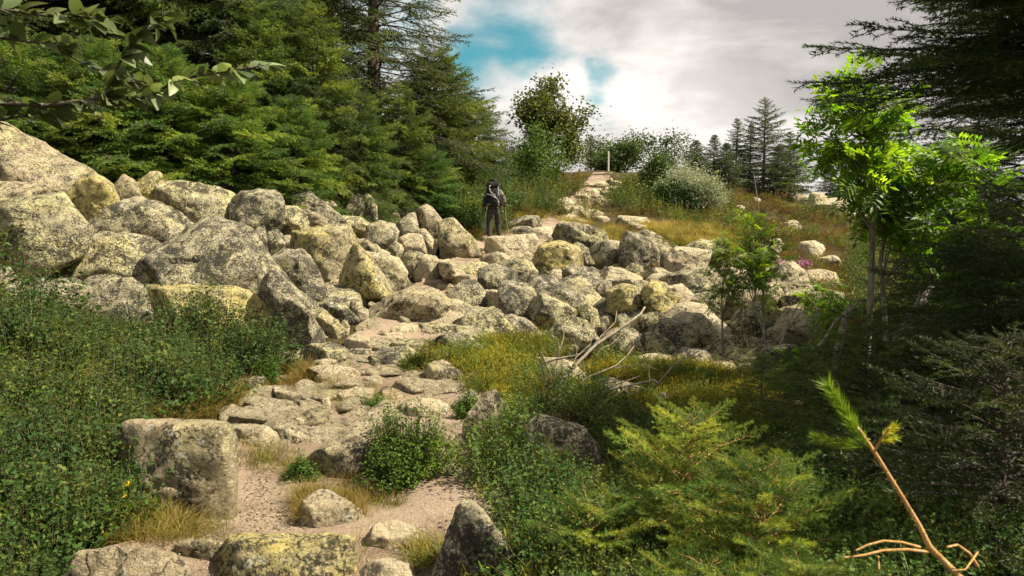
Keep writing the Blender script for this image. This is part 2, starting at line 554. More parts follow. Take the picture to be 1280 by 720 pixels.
# ------------------------------------------------------------------ mesh building
class MB:
    """collects vertices and faces (tris / quads) with material slots; build() links them as ONE mesh"""
    def __init__(self):
        self.v = []; self.f = []; self.m = []; self.n = 0; self.extra = []

    def add(self, V, Fc, mi=0):
        V = np.asarray(V, float).reshape(-1, 3)
        Fc = np.asarray(Fc, int)
        self.v.append(V)
        self.f.append(Fc + self.n)
        self.m.append(np.full(len(Fc), mi))
        self.n += len(V)

    def tube(self, pts, rad, sides=6, mi=0, cap=True):
        pts = np.asarray(pts, float)
        n = len(pts)
        if np.isscalar(rad):
            rad = [rad] * n
        tan = np.gradient(pts, axis=0)
        tan /= np.linalg.norm(tan, axis=1)[:, None] + 1e-9
        ref = np.array((0, 0, 1.0)) if abs(tan[0][2]) < 0.9 else np.array((1.0, 0, 0))
        ring = []
        a = np.arange(sides) * 2 * PI / sides
        u = None
        for i in range(n):
            if u is None:
                u = np.cross(tan[i], ref)
            else:
                u = u - tan[i] * np.dot(u, tan[i])
            u /= np.linalg.norm(u) + 1e-9
            w_ = np.cross(tan[i], u)
            ring.append(pts[i] + rad[i] * (np.cos(a)[:, None] * u + np.sin(a)[:, None] * w_))
        V = np.concatenate(ring)
        i = np.arange(n - 1)[:, None] * sides
        j = np.arange(sides)[None, :]
        k = (j + 1) % sides
        Fc = np.stack([i + j, i + k, i + sides + k, i + sides + j], -1).reshape(-1, 4)
        self.add(V, Fc, mi)
        if cap:
            self.add(np.concatenate([ring[-1], [pts[-1]]]), [(q, (q + 1) % sides, sides) for q in range(sides)], mi)

    def mesh(self, name, mats, smooth=False):
        me = bpy.data.meshes.new(name)
        V = np.concatenate(self.v)
        lt = np.concatenate([np.full(len(f), f.shape[1]) for f in self.f])
        li = np.concatenate([f.ravel() for f in self.f])
        me.vertices.add(len(V)); me.vertices.foreach_set('co', V.ravel())
        me.loops.add(len(li)); me.loops.foreach_set('vertex_index', li.astype(np.int32))
        me.polygons.add(len(lt))
        ls = np.concatenate([[0], np.cumsum(lt)[:-1]])
        me.polygons.foreach_set('loop_start', ls.astype(np.int32))
        me.polygons.foreach_set('loop_total', lt.astype(np.int32))
        me.polygons.foreach_set('material_index', np.concatenate(self.m).astype(np.int32))
        me.polygons.foreach_set('use_smooth', np.full(len(lt), smooth))
        me.update(calc_edges=True)
        me.validate()
        for m in mats:
            me.materials.append(MAT[m])
        return me


def link(name, me, parent=None, loc=None, rot=None, scale=None, color=None):
    o = bpy.data.objects.new(name, me)
    COL.objects.link(o)
    if parent is not None:
        o.parent = parent
    if loc is not None:
        o.location = loc
    if rot is not None:
        o.rotation_euler = rot
    if scale is not None:
        o.scale = (scale,) * 3 if np.isscalar(scale) else scale
    if color is not None:
        o.color = tuple(color) + (1.0,)
    return o


def tag(o, label=None, cat=None, group=None, kind=None):
    if label: o['label'] = label
    if cat: o['category'] = cat
    if group: o['group'] = group
    if kind: o['kind'] = kind
    return o


def thing(name, loc, label, cat, group=None, rz=0.0):
    return tag(link(name, None, None, loc, (0, 0, rz)), label, cat, group)

# ------------------------------------------------------------------ ground
def graded(lo, hi, fine_lo, fine_hi, step, g):
    a = list(np.arange(fine_lo, fine_hi + 1e-6, step))
    x, s = a[-1], step
    while x < hi:
        s = max(step, s * g); x += s; a.append(x)
    b = []; x, s = a[0], step
    while x > lo:
        s = max(step, s * g); x -= s; b.append(x)
    return np.array(b[::-1] + a)


PATH_A = [(225, 662), (300, 612), (286, 575), (292, 545), (345, 540), (400, 500), (430, 440), (470, 400), (560, 398), (560, 440),
          (590, 470), (610, 500), (640, 560), (655, 600), (668, 640), (690, 719), (640, 745), (380, 745), (200, 735), (120, 700)]
PATH_B = [(470, 399), (500, 370), (560, 330), (590, 300), (660, 285), (735, 225), (748, 214), (772, 214), (752, 240), (718, 285), (690, 300), (600, 340), (560, 397)]
FIELD = [(-200, 420), (-200, 150), (60, 165), (150, 220), (330, 228), (430, 235), (520, 258), (600, 300), (700, 285), (840, 300),
         (1000, 320), (1060, 420), (1000, 470), (830, 462), (700, 440), (640, 420), (560, 415), (440, 400), (380, 430), (300, 435), (180, 400), (60, 395)]

GX = graded(-900, 900, -6, 6, 0.1, 1.045)
GY = graded(-40, 1200, 2, 9, 0.1, 1.017)
gx, gy = np.meshgrid(GX, GY)
gz = terr(gx, gy)
P3 = np.stack([gx.ravel(), gy.ravel(), gz.ravel()], 1)
pr = proj(P3)
infield = inpoly(pr[:, 0], pr[:, 1], FIELD) & ~inpoly(pr[:, 0], pr[:, 1], PATH_B) & (pr[:, 2] > 4) & (pr[:, 2] < 24)
P3[:, 2] += fbm(P3 * (1.3, 1.3, 0), 4) * 0.035 - 0.035
P3[:, 2] += np.clip((P3[:, 1] - 18) / 20, 0, 1) * fbm(P3 * (0.33, 0.33, 0), 3) * 0.22
P3[:, 2] -= infield * 0.42
n0, n1 = gx.shape
i = np.arange(n0 - 1)[:, None] * n1; j = np.arange(n1 - 1)[None, :]
q = np.stack([i + j, i + j + 1, i + n1 + j + 1, i + n1 + j], -1).reshape(-1, 4)
mb = MB(); mb.add(P3, q)
tag(link('ground', mb.mesh('ground', ['hillside_soil'], True)), 'brown heath soil of the hillside under the boulders', kind='structure')

from mathutils.geometry import delaunay_2d_cdt


def dirt_sheet(name, px_poly, lift, seed, raw=None):
    rng = np.random.RandomState(seed)
    pts = [hit(*p)[:2] for p in px_poly] if raw is None else [np.array(p, float) for p in raw]
    out = []
    for a, b in zip(pts, pts[1:] + pts[:1]):
        L = np.linalg.norm(b - a); n = max(1, int(L / 0.06 / max(1, a[1] / 7)))
        for k in range(n):
            p = a + (b - a) * k / n
            out.append(p)
    out = np.array(out)
    nn = np.stack([vnoise(np.c_[out * 2.2, np.full(len(out), 3.1)]) + 0.5 * vnoise(np.c_[out * 7, np.full(len(out), 1.1)]),
                   vnoise(np.c_[out * 2.2, np.full(len(out), 9.1)]) + 0.5 * vnoise(np.c_[out * 7, np.full(len(out), 5.1)])], 1)
    out = out + nn * 0.08
    lo, hi = out.min(0), out.max(0)
    st = 0.09 * max(1, lo[1] / 6)
    X, Y = np.meshgrid(np.arange(lo[0], hi[0], st), np.arange(lo[1], hi[1], st))
    g = np.stack([X.ravel(), Y.ravel()], 1) + rng.uniform(-st * .3, st * .3, (X.size, 2))
    g = g[inpoly(g[:, 0], g[:, 1], [tuple(p) for p in out])]
    allp = np.concatenate([out, g])
    vs, es, fs, _, _, _ = delaunay_2d_cdt([Vector(p) for p in allp], [], [list(range(len(out)))], 1, 1e-5)
    v = np.array([(p.x, p.y, 0.0) for p in vs])
    v[:, 2] = terr(v[:, 0], v[:, 1]) + lift
    v[:, 2] += fbm(v * (2.6, 2.6, 0) + 5, 4) * 0.028 + 0.01
    mb = MB(); mb.add(v, [list(f) for f in fs if len(f) == 3])
    tag(link(name, mb.mesh(name, ['path_dirt'], True)), 'worn sandy brown dirt of the footpath', kind='structure')


dirt_sheet('footpath', PATH_A, 0.02, 3)
dirt_sheet('footpath', PATH_B, 0.03, 4)

# ------------------------------------------------------------------ rocks
_ICO = {}


def ico(n):
    if n not in _ICO:
        bm = bmesh.new()
        bmesh.ops.create_icosphere(bm, subdivisions=n, radius=1.0)
        v = np.array([x.co[:] for x in bm.verts]); f = np.array([[y.index for y in x.verts] for x in bm.faces])
        bm.free(); _ICO[n] = (v, f)
    return _ICO[n]


def hull_planes(P):
    bm = bmesh.new()
    for p in P:
        bm.verts.new(p)
    bmesh.ops.convex_hull(bm, input=bm.verts)
    bm.normal_update()
    c = P.mean(0); out = []
    for f in bm.faces:
        nrm = np.array(f.normal); d = float(np.dot(nrm, np.array(f.verts[0].co) - c))
        if d < 0: nrm, d = -nrm, -d
        if f.calc_area() > 1e-6 and d > 1e-4:
            out.append((f.calc_area(), nrm, d))
    bm.free()
    out.sort(key=lambda t: -t[0])
    keep = []
    for a, nrm, d in out:
        if all(np.dot(nrm, k[0]) < 0.92 for k in keep):
            keep.append((nrm, d))
    return c, keep


def rock_mesh(P, seed, level, sharp=75.0, rough=1.0, cuts=2, mat='lichen_granite'):
    rng = np.random.RandomState(seed)
    c, planes = hull_planes(P)
    Q = P - c
    for _ in range(cuts):
        n = rng.normal(size=3); n /= np.linalg.norm(n)
        planes.append((n, (Q @ n).max() * rng.uniform(0.84, 0.98)))
    for _ in range(6):      # broken faces on the side that is seen
        n = rng.normal(size=3); n[1] = -abs(n[1]) - .35; n[2] = n[2] * .8 + .25; n /= np.linalg.norm(n)
        planes.append((n, (Q @ n).max() * rng.uniform(0.60, 0.88)))
    N = np.array([p[0] for p in planes]); Dp = np.maximum([p[1] for p in planes], 1e-3)
    v, f = ico(level)
    ext = (Q.max(0) - Q.min(0)) / 2
    size = float(ext.mean() * 2)
    d = v * ext; d /= np.linalg.norm(d, axis=1)[:, None]
    # wobble the looked-up direction a little so that facets have uneven edges
    k = d + 0.045 * np.stack([vnoise(d * 3 + s) for s in (seed % 97, seed % 89 + 11.5, seed % 83 + 23.1)], 1)
    k /= np.linalg.norm(k, axis=1)[:, None]
    g = np.maximum(k @ N.T, 0) / Dp
    r = (g ** sharp).sum(1) ** (-1.0 / sharp)
    p = d * r[:, None]
    o = rng.uniform(0, 100, 3)
    a = fbm(p * (1.9 / size) + o, 3) * 0.012 * size
    b = fbm(p * (7.5 / size) + o, 4, 0.62) * 0.014 * size
    rid = 1 - np.abs(fbm(p * (2.6 / size) * (1, 1, 1.8) + o + 9, 3))
    cr = -np.clip(rid - 0.93, 0, 1) * 0.45 * size
    st = np.abs(((fbm(p * (1.4 / size) + o + 4, 2) * 3.0) % 1.0) - 0.5) * 0.012 * size     # shallow broken steps
    p += d * ((a + b + cr + st) * rough)[:, None]
    mb = MB(); mb.add(p + c, f)
    return mb.mesh('rock', [mat], True)


OFF = {'A': (0, 150), 'B': (320, 180), 'C': (640, 180), 'D': (640, 330), 'E': (320, 330)}
def y_field(pts):
    c = pts.mean(0)
    return bool(inpoly(c[0:1], c[1:2], FIELD)[0]) and len(pts) > 0 and c[1] < 470


ROCKPX = []
_rk = [0]


def rock(reg, pts, mat, label, name='boulder', depth=0.8, ridge=0.5, flat=False, sharp=75.0, cat='boulder', dY=0.0, group=None, rough=1.0, hh=0.10, front=None):
    _rk[0] += 1; seed = 1000 + _rk[0] * 7
    if reg in OFF:
        ox, oy = OFF[reg]; pts = [(ox + x / 4.0, oy + y / 4.0) for x, y in pts]
    pts = np.array(pts, float)
    if front is not None:
        front = np.array([(OFF[reg][0] + x / 4.0, OFF[reg][1] + y / 4.0) for x, y in front] if reg in OFF else front, float)
    pc = (pts.min(0) + pts.max(0)) / 2; pts = pc + (pts - pc) * (0.96 if flat else (1.15 if y_field(pts) else 1.04))
    ROCKPX.append(pts)
    x0, y0 = pts.min(0); x1, y1 = pts.max(0); cx = (x0 + x1) / 2; cy = (y0 + y1) / 2
    ymid = pts[pts[:, 1] > y1 - (y1 - y0) * 0.2][:, 0].mean()
    B = hit(ymid, y1 - 1)
    Y0 = B[1] + dY
    wd = (x1 - x0) / F * Y0; hg = (y1 - y0) / F * Y0
    T = depth * min(wd, 0.45 * wd + 1.1 * hg)
    t = (y1 - pts[:, 1]) / max(1, y1 - y0)
    out = []
    if flat:
        zt = tz(*B[:2]) + hh * min(1.0, wd * 2.2) * random.Random(seed).uniform(.5, 1.7)
        for (px, py), tt in zip(pts, t):
            r = ray(px, py)
            if tt > 0.3 and r[2] < -0.004:
                k = (zt - CAMZ + (tt - .5) * 0.02 * wd) / r[2]
                p = r * k + np.array((0, 0, CAMZ))
                p[1] = min(p[1], Y0 + 1.4 * wd); p = at(px, py, p[1])
            else:
                p = at(px, py, Y0)
            out.append(p)
        top = np.array(out)
        low = top.copy(); low[:, 2] -= 0.12 + 0.25 * wd
        P = np.concatenate([top, low * 1.0])
    elif front is not None:
        for (px, py), tt in zip(pts, t):
            out.append(at(px, py, Y0 + T * 0.62))
            out.append(at(cx + (px - cx) * 0.85, py + (cy - py) * 0.35, Y0 + T * 1.05))
        for px, py in front:
            out.append(at(px, py, Y0))
        P = np.array(out)
    else:
        for (px, py), tt in zip(pts, t):
            out.append(at(px, py, Y0 + T * (0.08 + 0.52 * tt)))
            # facing side: lower outline pushed towards the viewer, and a ridge between top and face
            if tt < 0.55:
                out.append(at(cx + (px - cx) * 0.72, cy + (py - cy) * 0.72, Y0 - 0.02 * T))
            else:
                ry = y1 - ridge * (y1 - y0)
                out.append(at(cx + (px - cx) * 0.80, min(ry, py + (cy - py) * .3) if py < cy else ry, Y0 + 0.06 * T))
            out.append(at(cx + (px - cx) * 0.85, py + (cy - py) * 0.35, Y0 + T))
            if tt < 0.4:
                for yy in (0.12, 0.9):
                    p = at(px, py, Y0 + yy * T); p[2] -= 0.05 + 0.12 * wd
                    out.append(p)
        P = np.array(out)
    wpx = x1 - x0
    lvl = 5 if wpx > 48 else (4 if wpx > 24 else 3)
    org = np.array((P[:, 0].mean(), P[:, 1].mean(), P[:, 2].min()))
    me = rock_mesh(P - org, seed, lvl, sharp, rough, mat={'L': 'lichen_granite', 'Y': 'yellow_lichen_granite', 'G': 'grey_granite', 'P': 'pale_granite', 'T': 'tan_granite'}[mat])
    o = link(name, me, None, org)
    tag(o, label, cat, group)
    return o


BG = 'boulders of the boulder field'
def many(reg, rows):
    for row in rows:
        mat, pts, label = row[:3]
        kw = dict(row[3]) if len(row) > 3 else {}
        kw.setdefault('group', BG)
        rock(reg, pts, mat, label, **kw)


FL = dict(flat=True, name='path_stone', cat='stone', group='flat stones along the footpath')
STN = dict(name='stone', cat='stone', group='loose stones')

many('A', [
 ('T', [(0,45),(100,75),(200,145),(330,205),(430,270),(400,310),(380,350),(330,400),(250,370),(100,335),(-100,330),(-320,200),(-220,70)], 'huge dark tan boulder highest on the bank against the firs', dict(ridge=.75)),
 ('T', [(0,318),(150,328),(245,370),(215,440),(130,470),(0,450),(-220,420),(-160,330)], 'low tan boulder directly beneath the huge highest boulder'),
 ('L', [(0,438),(130,465),(200,395),(300,392),(350,450),(385,500),(415,555),(370,585),(250,610),(160,690),(0,690),(-200,640),(-150,450)], 'broad speckled boulder with a dark hollow beneath, below the tan ones'),
 ('Y', [(400,295),(460,268),(530,308),(560,340),(590,420),(560,455),(470,505),(420,500),(370,450),(335,410),(375,350)], 'bright yellow-crusted boulder touching the side of the huge tan one'),
 ('T', [(580,325),(620,278),(660,300),(690,350),(700,400),(640,425),(570,430),(550,360)], 'small peaked tan boulder between the yellow-crusted one and a pointed neighbour'),
 ('Y', [(665,330),(760,262),(800,268),(808,330),(780,395),(720,415),(650,395)], 'pointed yellow boulder under the low fir branches'),
 ('L', [(430,560),(520,490),(650,406),(780,430),(880,480),(955,530),(870,618),(800,665),(740,675),(600,615),(560,580),(480,578)], 'lozenge-shaped speckled boulder with round grey lichen spots', dict(ridge=.8)),
 ('L', [(778,330),(830,312),(1000,350),(1150,368),(1180,400),(1110,445),(1120,505),(980,535),(900,470),(795,410)], 'long flat-topped boulder resting behind the lozenge-shaped one'),
 ('T', [(1005,335),(1060,276),(1110,288),(1185,340),(1160,370),(1060,370)], 'small wedge boulder on the bank crest under the fir twigs'),
 ('L', [(1190,335),(1260,288),(1340,300),(1385,345),(1280,380),(1190,360)], 'low rounded crest boulder next to the small wedge boulder'),
 ('G', [(1150,380),(1290,358),(1400,370),(1405,480),(1330,570),(1260,610),(1180,545),(1110,470)], 'rough grey furrowed boulder above the big dark overhanging one'),
 ('L', [(440,590),(520,572),(590,620),(560,655),(500,645)], 'small stone plugging the gap beneath the lozenge-shaped boulder', STN),
 ('L', [(550,650),(600,622),(700,660),(770,712),(700,745),(600,710)], 'thin wedge of rock between the lozenge boulder and the rounded long one'),
])
many('F', [
 ('G', [(186,340),(215,308),(262,279),(295,287),(325,315),(350,350),(364,385),(348,405),(300,385),(250,366),(200,364)], 'big dark grey boulder with a sunlit slope and black shaded overhang', dict(depth=1.0, front=[(192,332),(224,318),(262,326),(305,352),(345,398)])),
 ('G', [(318,338),(345,340),(368,375),(400,412),(398,425),(375,434),(345,418),(328,380)], 'long grey boulder sliding down from the big dark overhanging one'),
 ('L', [(43,332),(70,300),(110,296),(150,304),(190,330),(198,355),(180,367),(140,364),(60,348)], 'long rounded boulder just above the triangular rock'),
 ('L', [(98,398),(135,365),(162,350),(178,362),(187,395),(165,415),(110,412)], 'triangular pale rock poking out of the bilberry leaves', dict(sharp=45)),
 ('Y', [(186,372),(230,362),(290,364),(330,384),(342,410),(336,432),(290,428),(240,412),(200,398)], 'flat boulder blotched with bright yellow lichen above the bilberry shrubs'),
 ('G', [(12,388),(25,360),(50,348),(76,374),(70,398),(30,402)], 'dark small rock sinking into the leaves beside the triangular rock'),
 ('L', [(-40,385),(-20,345),(10,335),(24,360),(15,395)], 'half-hidden rock among the leaves at the picture edge'),
 ('Y', [(428,352),(438,320),(446,307),(464,325),(476,345),(483,370),(470,378),(445,376),(425,368)], 'dark-faced boulder with one bright yellow sunlit edge', dict(depth=1.1, front=[(449,315),(466,340),(482,368)])),
 ('T', [(340,378),(360,370),(372,385),(368,398),(345,392)], 'small tan stone tucked under the long grey boulder', STN),
])
many('B', [
 ('L', [(40,225),(70,170),(130,158),(200,180),(208,235),(120,265),(55,245)], 'speckled crest boulder partly covered by fir branches'),
 ('Y', [(0,240),(60,232),(125,270),(70,312),(60,342),(0,335),(-60,262)], 'pale yellow boulder in front of the speckled crest boulder'),
 ('G', [(90,300),(200,228),(280,258),(370,328),(425,380),(385,408),(300,390),(240,350),(180,330)], 'long slanting boulder with a ridge line running down it', dict(ridge=.85)),
 ('T', [(362,250),(380,203),(430,197),(478,220),(482,275),(440,305),(368,300)], 'rounded tan boulder standing at the edge of the fir branches'),
 ('G', [(470,255),(520,222),(547,240),(544,370),(520,385),(400,335),(420,300)], 'upright split slab with a shaded face below the firs', dict(sharp=30)),
 ('L', [(547,245),(600,288),(606,380),(572,398),(545,372)], 'narrow upright slab half behind the split one'),
 ('L', [(20,372),(60,318),(200,318),(242,350),(246,400),(150,450),(40,425)], 'blocky boulder crowned with white lichen patches'),
 ('G', [(0,430),(40,408),(52,500),(62,595),(0,600),(-20,500)], 'narrow grey rock column wedged upright between boulders'),
 ('G', [(55,430),(110,422),(142,470),(137,560),(90,595),(58,550)], 'upright grey rock beside the narrow column'),
 ('T', [(235,355),(330,370),(405,400),(395,425),(320,440),(235,450),(225,400)], 'thin ledge of rock with a dark gap under it'),
 ('L', [(400,400),(440,363),(520,370),(578,410),(584,450),(550,475),(480,425),(420,415)], 'humped boulder overhanging a black crevice', dict(front=[(430,400),(500,405),(572,432)])),
 ('L', [(560,412),(620,388),(690,400),(708,440),(690,472),(600,515),(558,485),(575,440)], 'round-cornered block spotted with black lichen'),
 ('T', [(480,482),(540,474),(592,520),(590,560),(515,525)], 'small tan rock at the mouth of the black crevice', STN),
 ('Y', [(180,455),(300,430),(330,440),(400,418),(450,412),(482,480),(492,510),(480,560),(450,645),(380,670),(300,645),(265,590),(200,545),(150,540)], 'big boulder crusted thick with yellow-green lichen'),
 ('G', [(20,650),(60,590),(150,540),(220,540),(272,590),(292,660),(335,710),(310,770),(150,770),(60,700)], 'knobbly grey boulder under the thickly yellow-crusted one'),
 ('P', [(500,540),(550,558),(700,570),(742,640),(722,705),(640,725),(560,655)], 'pale sloping slab beside the dark-faced yellow-edged boulder'),
 ('G', [(660,500),(700,478),(717,520),(702,555),(668,540)], 'dark little stone inside the recess under the round-cornered block', STN),
 ('P', [(598,560),(630,528),(667,545),(672,585),(610,585)], 'small pale stone just in front of the dark recess', STN),
 ('L', [(705,400),(760,358),(792,345),(812,440),(780,465),(715,465)], 'upright block behind and left of the tall leaning slab'),
 ('P', [(700,482),(760,443),(822,460),(842,520),(780,550),(720,550)], 'pale cracked block below the upright one'),
 ('T', [(788,350),(850,312),(900,350),(942,420),(948,470),(922,505),(880,475),(830,425),(798,400)], 'tall rounded slab leaning back with a sunlit flank', dict(ridge=.8)),
 ('P', [(795,425),(850,430),(902,500),(882,545),(825,520)], 'pale triangular foot rock of the tall leaning slab'),
 ('T', [(912,362),(960,357),(1010,400),(1062,470),(1105,500),(1060,530),(1000,540),(950,565),(932,520),(942,440)], 'brownish domed boulder nearest the hiker on the fir side', dict(sharp=30)),
 ('L', [(718,582),(770,538),(832,550),(842,600),(800,665),(735,625)], 'hump of rock above the grassy joint of the path'),
 ('P', [(800,640),(840,558),(900,568),(932,620),(902,675),(820,680)], 'pale block beside the footpath with rusty cracks'),
 ('L', [(1000,625),(1080,588),(1155,598),(1135,665),(1055,655)], 'dark-fronted rock set in the footpath below the hiker'),
 ('G', [(1122,622),(1200,603),(1292,640),(1304,705),(1285,770),(1180,740),(1120,695)], 'grey block with a vertical mottled face below the hiker'),
])
many('B', [
 ('P', [(975,532),(1060,503),(1195,510),(1205,530),(1100,552),(1000,552)], 'pinkish flat stone right at the feet of the hiker', FL),
 ('P', [(905,570),(960,578),(1008,605),(970,628),(918,602)], 'small wedge stone beside the pinkish triangular stone', FL),
 ('P', [(890,642),(980,613),(1040,640),(1092,665),(1040,695),(980,695),(915,675)], 'pinkish triangular stone in the middle of the path', FL),
 ('P', [(1085,572),(1200,533),(1275,560),(1300,602),(1200,625),(1130,602)], 'wide pale slab just below the feet of the hiker', FL),
 ('P', [(900,672),(955,663),(967,690),(908,698)], 'little whitish stone on the path edge by the fir side', FL),
 ('P', [(1010,560),(1080,545),(1110,562),(1040,582)], 'thin pale stone between two slabs below the hiker', FL),
])
many('C', [
 ('G', [(0,380),(60,358),(140,370),(152,400),(60,412),(0,422),(-30,400)], 'thin layered slab on the path just beyond the hiker'),
 ('G', [(0,422),(70,410),(122,430),(60,465),(0,465),(-30,445)], 'second thin layered slab lying in front of the first'),
 ('P', [(90,465),(110,423),(190,413),(204,450),(180,485),(100,475)], 'pinkish block beside the hiker and the poles'),
 ('L', [(192,422),(250,398),(340,412),(442,438),(484,490),(455,525),(380,505),(300,485),(215,460)], 'long slanted boulder with a dark groove below the far steps'),
 ('P', [(-110,470),(0,463),(110,468),(132,520),(60,595),(-50,585),(-130,522)], 'wide flat pale boulder in the middle of the field'),
 ('Y', [(110,582),(150,508),(260,488),(332,520),(352,580),(300,645),(200,655),(118,615)], 'broad yellowish slab-topped boulder facing the viewer'),
 ('L', [(278,520),(330,493),(402,540),(408,572),(340,580)], 'low wedge under the long slanted boulder'),
 ('L', [(388,520),(440,488),(512,520),(542,560),(502,605),(438,592)], 'mid-sized block between the slanted boulder and the great round one'),
 ('G', [(548,510),(570,458),(620,453),(682,478),(728,540),(722,582),(660,614),(580,605),(555,550)], 'great rounded boulder with a cracked top under the golden grass'),
 ('L', [(725,522),(760,503),(802,530),(772,560),(757,605),(728,570)], 'narrow boulder leaning on the great rounded one'),
 ('P', [(762,592),(800,540),(850,523),(992,540),(1004,590),(930,610),(920,640),(880,640),(830,625),(765,612)], 'long whitish boulder with a dark slot, below the grass slope'),
 ('G', [(258,632),(290,610),(400,618),(442,650),(452,690),(400,714),(330,714),(268,692)], 'boulder with a black shaded end and a lit top', dict(depth=1.0, front=[(345,655),(440,680),(360,700)])),
 ('P', [(428,642),(470,618),(560,628),(642,670),(600,714),(520,704),(458,682)], 'bleached flat boulder beside the black-ended one'),
 ('L', [(568,622),(600,598),(652,615),(642,652),(588,655)], 'round knob of rock on top of the bleached boulder'),
 ('L', [(648,642),(740,618),(802,650),(782,694),(680,694)], 'low slab between the bleached boulder and the broad end one'),
 ('L', [(740,700),(780,660),(900,633),(1002,638),(1044,700),(1034,765),(900,780),(790,738)], 'broad low boulder at the sapling end of the field'),
 ('L', [(-60,622),(0,568),(80,578),(122,640),(62,695),(0,705)], 'buff boulder in front of the wide flat pale one'),
])
many('D', [
 ('G', [(75,100),(90,58),(200,68),(300,120),(347,170),(302,245),(200,195),(108,155)], 'rough pitted boulder above the dark-mouthed one'),
 ('L', [(105,150),(160,143),(240,190),(300,246),(292,268),(230,300),(190,335),(120,315),(110,262)], 'boulder with a sunlit peaked top over a jet black hole', dict(depth=1.0, front=[(118,225),(190,238),(288,250)])),
 ('G', [(-60,102),(0,83),(80,90),(112,150),(107,240),(60,295),(0,245),(-60,202)], 'mottled block on the path side of the black hole'),
 ('L', [(-80,272),(0,256),(80,290),(134,340),(60,375),(-60,355)], 'low boulder at the top of the golden heather patch'),
 ('L', [(188,350),(205,328),(230,278),(290,263),(362,290),(382,330),(424,380),(402,425),(320,425),(250,405)], 'bulging pale boulder just under the black hole'),
 ('L', [(322,222),(360,193),(422,230),(434,280),(380,305),(328,262)], 'small dome above the bulging pale boulder'),
 ('Y', [(478,132),(560,103),(632,120),(674,190),(684,232),(580,245),(528,212),(488,192)], 'yellow-patched boulder with a steep notch beside it'),
 ('L', [(333,132),(360,106),(417,120),(422,148),(370,153)], 'little cobble resting below the black-ended boulder', STN),
 ('G', [(408,132),(450,83),(492,90),(494,122),(440,148)], 'upright grey cobble between two bleached boulders', STN),
 ('Y', [(648,142),(700,88),(760,98),(822,170),(832,212),(770,258),(700,222),(668,182)], 'yellow-tinged sloping boulder with a shaded cave under its lip'),
 ('P', [(765,122),(850,108),(902,160),(944,247),(860,245),(808,192)], 'brightest smooth boulder catching the full sun'),
 ('L', [(560,335),(640,268),(720,248),(774,290),(762,332),(680,355),(620,345)], 'speckled arched boulder behind the dead shrub tips'),
 ('L', [(698,322),(780,278),(852,290),(914,350),(934,390),(902,424),(820,430),(768,392),(708,352)], 'large oval boulder tilted towards the heather'),
 ('P', [(806,268),(860,246),(942,255),(1004,320),(1034,400),(970,405),(918,352),(868,292)], 'pale arching boulder hugging the tilted oval one'),
 ('L', [(498,392),(520,338),(590,323),(642,350),(654,400),(642,455),(560,470),(508,442)], 'ball-like boulder directly behind the dead branches'),
 ('L', [(648,382),(670,348),(730,348),(792,400),(824,450),(802,485),(700,465),(650,455)], 'squarish cracked boulder paired with the ball-like one'),
 ('G', [(812,442),(860,423),(950,430),(1002,480),(1034,525),(960,535),(850,520),(818,502)], 'grey-topped boulder with a black gap at its sapling end'),
 ('L', [(895,152),(1000,128),(1062,180),(1044,245),(950,245)], 'flat-faced boulder glimpsed behind the thin saplings'),
 ('P', [(598,482),(700,453),(802,470),(834,525),(720,535),(618,515)], 'pale ledge emerging from the orange heath'),
 ('P', [(56,495),(120,468),(260,488),(332,520),(384,565),(300,585),(180,535),(68,525)], 'grass-framed pale slab behind the dead shrub'),
 ('P', [(378,600),(450,573),(560,588),(662,620),(668,665),(600,665),(480,625)], 'pinkish slab beneath the long dead branches'),
 ('P', [(696,685),(760,638),(804,680),(794,725),(708,725)], 'small white stone in the yellow-green heath', STN),
])
many('E', [
 ('T', [(555,235),(590,198),(700,158),(820,136),(900,150),(942,190),(1022,245),(1017,285),(940,305),(820,300),(700,305),(575,305)], 'large low flat-topped boulder beside the path centre', dict(ridge=.6)),
 ('G', [(330,202),(380,178),(452,220),(504,270),(470,294),(390,264),(345,232)], 'dark oblong rock below the black-faced boulder'),
 ('P', [(465,210),(480,170),(502,180),(502,232),(475,235)], 'small upright pale stone between dark rocks', STN),
 ('P', [(480,245),(520,213),(560,228),(555,262),(500,278)], 'pale cobble leaning on the large low boulder', STN),
 ('T', [(245,242),(330,226),(402,290),(454,345),(400,364),(320,334),(295,292)], 'smooth tan slab sloping down to the path'),
 ('P', [(418,292),(440,273),(470,310),(462,345),(428,322)], 'finger-shaped stone standing in dry grass', STN),
 ('L', [(968,302),(1090,258),(1190,233),(1232,290),(1300,345),(1240,375),(1160,352),(1050,302)], 'angular mottled boulder at the top edge of the heather'),
 ('L', [(865,385),(960,358),(1050,353),(1114,400),(1144,450),(1132,485),(1040,475),(950,425)], 'sloping boulder half overgrown with dark heather'),
 ('L', [(226,432),(290,398),(400,393),(464,430),(474,480),(400,505),(300,505),(238,472)], 'rounded yellowish boulder at the fir side of the path'),
 ('L', [(545,482),(600,438),(700,413),(790,428),(830,470),(802,535),(700,545),(598,535)], 'rounded speckled boulder with grass growing at its foot'),
 ('G', [(458,442),(500,423),(572,423),(552,472),(490,479)], 'small dark-fronted rock between the two rounded boulders', STN),
 ('T', [(852,502),(930,474),(982,510),(1034,550),(992,614),(900,606),(856,562)], 'leaf-shaped tilted stone where the heather begins'),
 ('L', [(982,705),(1010,658),(1080,628),(1114,650),(1102,705),(1000,745)], 'lichened stone behind the upright pointed one'),
 ('T', [(100,432),(180,438),(194,510),(118,525),(60,480)], 'low tan rock beside the dark heather tuft'),
])
